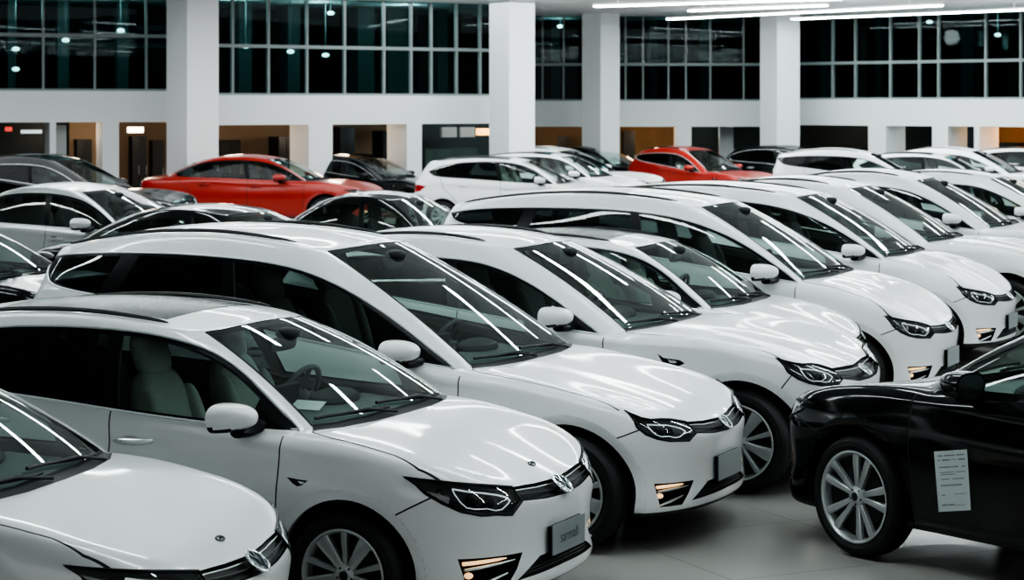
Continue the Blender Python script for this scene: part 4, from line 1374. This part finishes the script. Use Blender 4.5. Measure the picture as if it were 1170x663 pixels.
upper(B3, 608, 872, 2.66, ((630, 640), (742, 752), (800, 812)), ((710, 770, 40, 45),), ((640, 30),))
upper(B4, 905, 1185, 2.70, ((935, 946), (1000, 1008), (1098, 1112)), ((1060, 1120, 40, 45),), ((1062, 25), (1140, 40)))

# rooms behind the openings: back wall, side wall, furniture
M_WARM = mat('warm_wall', (.30, .22, .15), .7, noise=(2, .1))
M_ORNG = mat('orange_wall', (.62, .26, .06), .6, noise=(1.5, .2))
M_DARKT = mat('dark_teal_wall', (.018, .034, .036), .4, noise=(2, .3))
M_PALE = mat('pale_panel', (.42, .45, .45), .6)
M_CAB = mat('cabinet_black', (.012, .013, .014), .4)
M_SHOPG = glass('shop_glass', (.45, .60, .60), .06)
def room(bay, u0, u1, zo, m, depth=4.):
    b = MB()
    q = bay.shifted(depth)
    q.slab(b, u0 - 6, u1 + 6, 0, zo + .4, 0, .1)
    bay.slab(b, u0 - 14, u1 + 14, zo + .05, zo + .15, -.4, depth)
    return struct(b, 'wall_back', m)
def item(name, bay, u0, u1, z0, z1, depth, m, label, cat, th=.5, group=None):
    bay = bay.shifted(depth); b = MB(); bay.slab(b, u0, u1, z0, z1, 0, th)
    o = b.build(name, m, None, smooth=False); tag(o, label, cat, group); return o
room(B1, -20, 77, 2.168, M_DARKT); room(B1, 85, 108, 2.168, M_WARM, 3.2); room(B1, 140, 190, 2.168, M_WARM, 4.5)
room(B2, 250, 348, 2.10, M_WARM, 4.); room(B2, 385, 462, 2.10, M_WARM, 4.); room(B2, 484, 560, 2.10, M_DARKT, 4.)
room(B3, 611, 665, 1.95, M_WARM, 4.); room(B3, 709, 773, 1.95, mat('amber_wall', (.38, .22, .09), .6, noise=(1.5, .3)), 4.); room(B3, 790, 868, 1.95, M_DARKT, 4.)
room(B4, 912, 990, 2.0, M_DARKT, 4.); room(B4, 1014, 1064, 2.0, M_DARKT, 4.); room(B4, 1085, 1113, 2.0, M_DARKT, 3.); room(B4, 1119, 1200, 2.0, M_ORNG, 3.5)

def cabinet(bay, u0, u1, z1, depth, label, m=M_CAB, doors=2):
    root = bpy.data.objects.new('cabinet', None); COL.objects.link(root); tag(root, label, 'cabinet')
    bay = bay.shifted(depth); depth = 0
    b = MB(); bay.slab(b, u0, u1, 0.06, z1, -depth, depth + .5); b.build('carcass', m, root, smooth=False)
    b = MB(); bay.slab(b, u0 + .3, u1 - .3, 0, .06, -depth - .04, depth + .45); b.build('plinth', M_GAP, root, smooth=False)
    for k in range(doors):
        a, c = lerp(u0, u1, k / doors), lerp(u0, u1, (k + 1) / doors)
        b = MB(); bay.slab(b, a + .25, c - .25, .08, z1 - .03, -depth + .02, depth); d = b.build('cabinet_door', m, root, smooth=False)
        b = MB(); bay.slab(b, c - 1.2, c - .8, z1 * .5, z1 * .62, -depth + .05, depth - .02); b.build('door_handle', M_SAT, d, smooth=False)
    return root
cabinet(B2, 251, 275, 1.72, 2.6, 'black cabinet at the left of the room behind the left column')
cabinet(B2, 318, 336, 1.78, 3., 'black cabinet at the right of the room behind the red sedan roof')
cabinet(B2, 388, 405, 2.0, 3., 'tall black cabinet in the room right of the red sedan')
cabinet(B2, 437, 447, 1.9, 3., 'narrow dark cabinet beside the pier right of the red sedan', doors=1)
cabinet(B1, 151, 168, 1.80, 3., 'tall dark cabinet under the glowing box lamp left of the left column')
cabinet(B1, 174, 187, 1.70, 3.4, 'lower dark cabinet beside the left column, right of the tall one', doors=1)
cabinet(B3, 637, 650, 1.65, 3., 'black cabinet in the small room beside the middle column')
cabinet(B1, 88, 105, 1.75, 2.4, 'black cabinet in the left room above the black crossover')
cabinet(B3, 712, 726, 1.8, 3., 'dark cabinet in the amber room behind the red crossover')
cabinet(B4, 1128, 1165, 1.55, 2.4, 'long dark cabinet in the orange room at the right', doors=4)
item('wall_panel', B1, 58, 76, 0, 2.1, .6, M_PALE, 'pale wall panel with a dark round sign in the left room', 'panel', .1)
item('wall_panel', B3, 822, 838, 0, 2.0, 1.2, M_PALE, 'pale pillar panel in the dark room left of the right hand column', 'panel', .3)
item('display_screen', B1, 24, 48, 1.90, 1.98, 2., mat('screen_glow', (.3, .35, .36), .4, emit=(.7, .85, .9), estr=.8), 'bright strip display in the dark left room', 'screen', .05)
item('display_screen', B1, 6, 14, 1.95, 2.05, 2., mat('screen_red', (.4, .03, .03), .4, emit=(1, .12, .1), estr=.8), 'small red display in the dark left room', 'screen', .05)
item('wall_lamp', B1, 147, 164, 1.90, 2.03, 2.5, mat('warm_lamp', (1, .9, .7), .5, emit=(1, .88, .66), estr=4.), 'glowing box lamp hanging in the brown room left of the left column', 'lamp', .2)
item('wall_lamp', B2, 549, 560, 1.78, 1.95, 2.2, mat('orange_lamp', (1, .6, .2), .5, emit=(1, .5, .15), estr=2.5), 'orange glowing lamp in the dark shop left of the middle column', 'lamp', .2)
item('shop_shelf', B2, 486, 545, .9, 1.45, 2.2, mat('shelf_green', (.03, .06, .05), .5, noise=(3, .8)), 'dark shelf of goods in the shop left of the middle column', 'shelf', .4)
item('wall_panel', B2, 505, 522, 1.72, 1.98, 3., M_PALE, 'left pale lit panel on the back wall of the shop left of the middle column', 'panel', .1)
item('wall_panel', B2, 526, 543, 1.72, 1.98, 3., M_PALE, 'right pale lit panel on the back wall of the shop left of the middle column', 'panel', .1)
item('shop_counter', B4, 930, 985, 0, 1.35, 2., M_CAB, 'dark counter in the teal room right of the right hand column', 'counter', .6)
o = MB().ball(at(1030, 152, B4.at(1030).y + 1.2), (.10, .10, .10)).build('globe_lamp', mat('globe', (1, 1, 1), .5, emit=(.85, 1, 1), estr=3.), None)
tag(o, 'round white globe lamp in the dark room between the right hand piers', 'lamp')
# unseen point fills added to brighten those rooms and the upper floor
def point(name, loc, power, col=(1, .8, .55), r=.25):
    l = bpy.data.lights.new(name, 'POINT'); l.energy = power; l.color = col; l.shadow_soft_size = r
    o = bpy.data.objects.new(name, l); COL.objects.link(o); o.location = loc
for bay, us, zo, col, pw in ((B1, (96, 165), 2.1, (1, .8, .6), 28), (B2, (300, 425), 2.05, (1, .8, .6), 34), (B2, (520,), 2.05, (.7, 1, 1), 14), (B3, (630, 745), 1.9, (1, .75, .5), 34), (B3, (830,), 1.9, (.8, 1, 1), 14),
                             (B4, (950, 1040), 1.9, (.7, 1, 1), 12), (B4, (1150,), 1.9, (1, .6, .3), 60),
                             (B1, (30, 130), 4.9, (.9, 1, 1), 60), (B2, (300, 400, 500), 4.9, (.9, 1, 1), 60), (B3, (640, 790), 4.9, (.8, 1, 1), 26), (B4, (960, 1100), 4.9, (.8, 1, 1), 26)):
    for u in us:
        q = bay.at(u) - bay.n * 1.5
        point('room_fill', (q.x, q.y, zo - .15), pw, col)

# ------------------------------------------------------------------ ceiling lights
def strip(a, b, w=.13, label=None, group=None):
    a, b = Vector(a), Vector(b); d = b - a; l = d.length
    root = bpy.data.objects.new('strip_light', None); COL.objects.link(root)
    root.location = (a + b) / 2; root.rotation_euler = (0, 0, math.atan2(d.y, d.x))
    tag(root, label, 'light', group)
    m = MB(); m.box((0, 0, .035), (l, w, .05)); m.build('housing', M_HOUS, root, smooth=False)
    m = MB(); m.box((0, 0, .0), (l - .02, w - .02, .02)); m.build('diffuser', M_EMIT, root, smooth=False)
    m = MB()
    for s_ in (-.4, .4): m.box((s_ * l, 0, (ZC - a.z) / 2 + .03), (.012, .012, ZC - a.z - .06))
    m.build('hanger', M_HOUS, root, smooth=False)
    return root
def hang(u, v, z):
    Y = (z - CAMH) * FPX / (VH - v); return ((u - CX) / FPX * Y, Y, z)
Z = 4.8
strip(hang(680, 7.5, Z), hang(960, -1, Z), .2, 'long white strip light at the top, farthest left of the strips')
strip(hang(788, 12.5, Z), hang(944, 6.5, Z), .2, 'short white strip light tucked between the longer ones at the top')
strip(hang(764, 22, Z), hang(1075, 6.5, Z), .2, 'white strip light starting lowest left, above the right hand column')
strip(hang(906, 22, Z), hang(1190, 10.5, Z), .2, 'long white strip light at the top reaching the right edge')
OH = 'white strip lights in rows over the parked cars'
fwd = Vector((math.cos(math.radians(26)), -math.sin(math.radians(26)), 0)); wid = Vector((math.sin(math.radians(26)), math.cos(math.radians(26)), 0))
for i in range(2, 9):
    for j in (-2, -1, 0, 1, 2):
        c = Vector((-1, 8, 0)) + wid * (i * 4.4 - 6) + fwd * (j * 7.2 + (i % 2) * 1.5)
        a, b = c - fwd * 3, c + fwd * 3
        if not all(XL + .5 < q.x < XR - .5 and Y0 + .5 < q.y < 43 for q in (a, b)): continue
        strip((a.x, a.y, Z), (b.x, b.y, Z), .16, 'white strip light hanging over the parked cars', OH)
for (x, y, e, sx, sy) in ((-9, 38, 500, 10, 8), (2, 46, 600, 12, 8), (12, 46, 500, 10, 8)):  # added area fills under the ceiling for base light, no fixtures
    l = bpy.data.lights.new('hall_fill', 'AREA'); l.shape = 'RECTANGLE'; l.size = sx; l.size_y = sy; l.energy = e; l.color = (.93, .98, 1)
    o = bpy.data.objects.new('hall_fill', l); COL.objects.link(o); o.location = (x, y, ZC - .05)

for k in protos: 
    for o in [protos[k][5][0]] + list(protos[k][5][0].children_recursive): bpy.data.objects.remove(o)

# papers
bpy.context.view_layer.update()
DG = bpy.context.evaluated_depsgraph_get()
def shoot(u, v):
    d = at(u, v, 10) - camo.location; d.normalize()
    r = SC.ray_cast(DG, camo.location, d); return r[1], r[2]
def sheet(name, cor, off, n=6):
    """paper lying on the panel seen there; cor = four picture corners clockwise from top left"""
    P = []
    for j in range(n + 1):
        for i in range(n + 1):
            a, b = i / n, j / n
            u = lerp(lerp(cor[0][0], cor[1][0], a), lerp(cor[3][0], cor[2][0], a), b); v = lerp(lerp(cor[0][1], cor[1][1], a), lerp(cor[3][1], cor[2][1], a), b)
            q, nn = shoot(u, v); P.append(q + nn * off)
    return P, n
P, n = sheet('sheet', ((1067.5, 516), (1105.5, 513.5), (1110, 583), (1073, 585)), .004)
b = MB(); b.add(P, [(j * (n + 1) + i, j * (n + 1) + i + 1, (j + 1) * (n + 1) + i + 1, (j + 1) * (n + 1) + i) for j in range(n) for i in range(n)])
ps = b.build('paper_sheet', M_PAPER, None); tag(ps, 'white printed paper sheet stuck on the door of the black car', 'paper')
ink = MB()
def PP(a, c):
    i, j = min(n - 1, int(a * n)), min(n - 1, int(c * n)); fa, fc = a * n - i, c * n - j
    q = [P[jj * (n + 1) + ii] for jj, ii in ((j, i), (j, i + 1), (j + 1, i), (j + 1, i + 1))]
    p_ = q[0].lerp(q[1], fa).lerp(q[2].lerp(q[3], fa), fc); return p_ + (camo.location - p_).normalized() * .002
random.seed(4)
for (c, segs, h) in ((.07, ((.10, .25), (.30, .62), (.66, .9)), .022), (.14, ((.10, .16), (.22, .45), (.72, .92)), .028), (.145, ((.48, .68),), .012), (.26, ((.12, .5), (.52, .7), (.8, .92)), .022), (.35, ((.14, .55), (.6, .9)), .014),
                     (.385, ((.14, .6),), .014), (.46, ((.14, .42), (.5, .85)), .016), (.56, ((.12, .78),), .022), (.72, ((.14, .24),), .022), (.715, ((.5, .9),), .010), (.88, ((.12, .3), (.32, .5)), .024), (.90, ((.5, .85),), .010)):
    for a0, a1 in segs:
        ink.add([PP(a0, c), PP(a1, c), PP(a1, c + h), PP(a0, c + h)], [(0, 1, 2, 3)])
ink.build('printed_lines', mat('print_grey', (.22, .25, .27), .7), ps, smooth=False)
b = MB(); R_ = Matrix.Rotation(math.radians(-26), 3, 'Z')
b.box((0, 0, .0), (.18, .085, .002), R=R_ @ Matrix.Rotation(math.radians(25), 3, 'X'))
o = b.build('paper_slip', mat('slip_paper', (.85, .88, .88), .6), None, smooth=False); o.location = (-1.075, 11.07, .968); tag(o, 'white paper slip lying on the dashboard of the glass roofed hatchback', 'paper')

l = bpy.data.lights.new('hall_fill', 'AREA'); l.shape = 'RECTANGLE'; l.size = 14; l.size_y = 6; l.energy = 330; l.color = (.93, 1, 1)  # added soft fill behind the camera, lifts the near car sides
o = bpy.data.objects.new('hall_fill', l); COL.objects.link(o); o.location = (-3, -2.5, 4.6); o.rotation_euler = (math.radians(42), 0, 0)

W = bpy.data.worlds.new('world'); SC.world = W; W.use_nodes = True
W.node_tree.nodes['Background'].inputs[0].default_value = (.5, .6, .62, 1); W.node_tree.nodes['Background'].inputs[1].default_value = .3
SC.view_settings.view_transform = 'AgX'
try: SC.view_settings.look = 'AgX - High Contrast'
except Exception: pass
SC.view_settings.exposure = 0.1
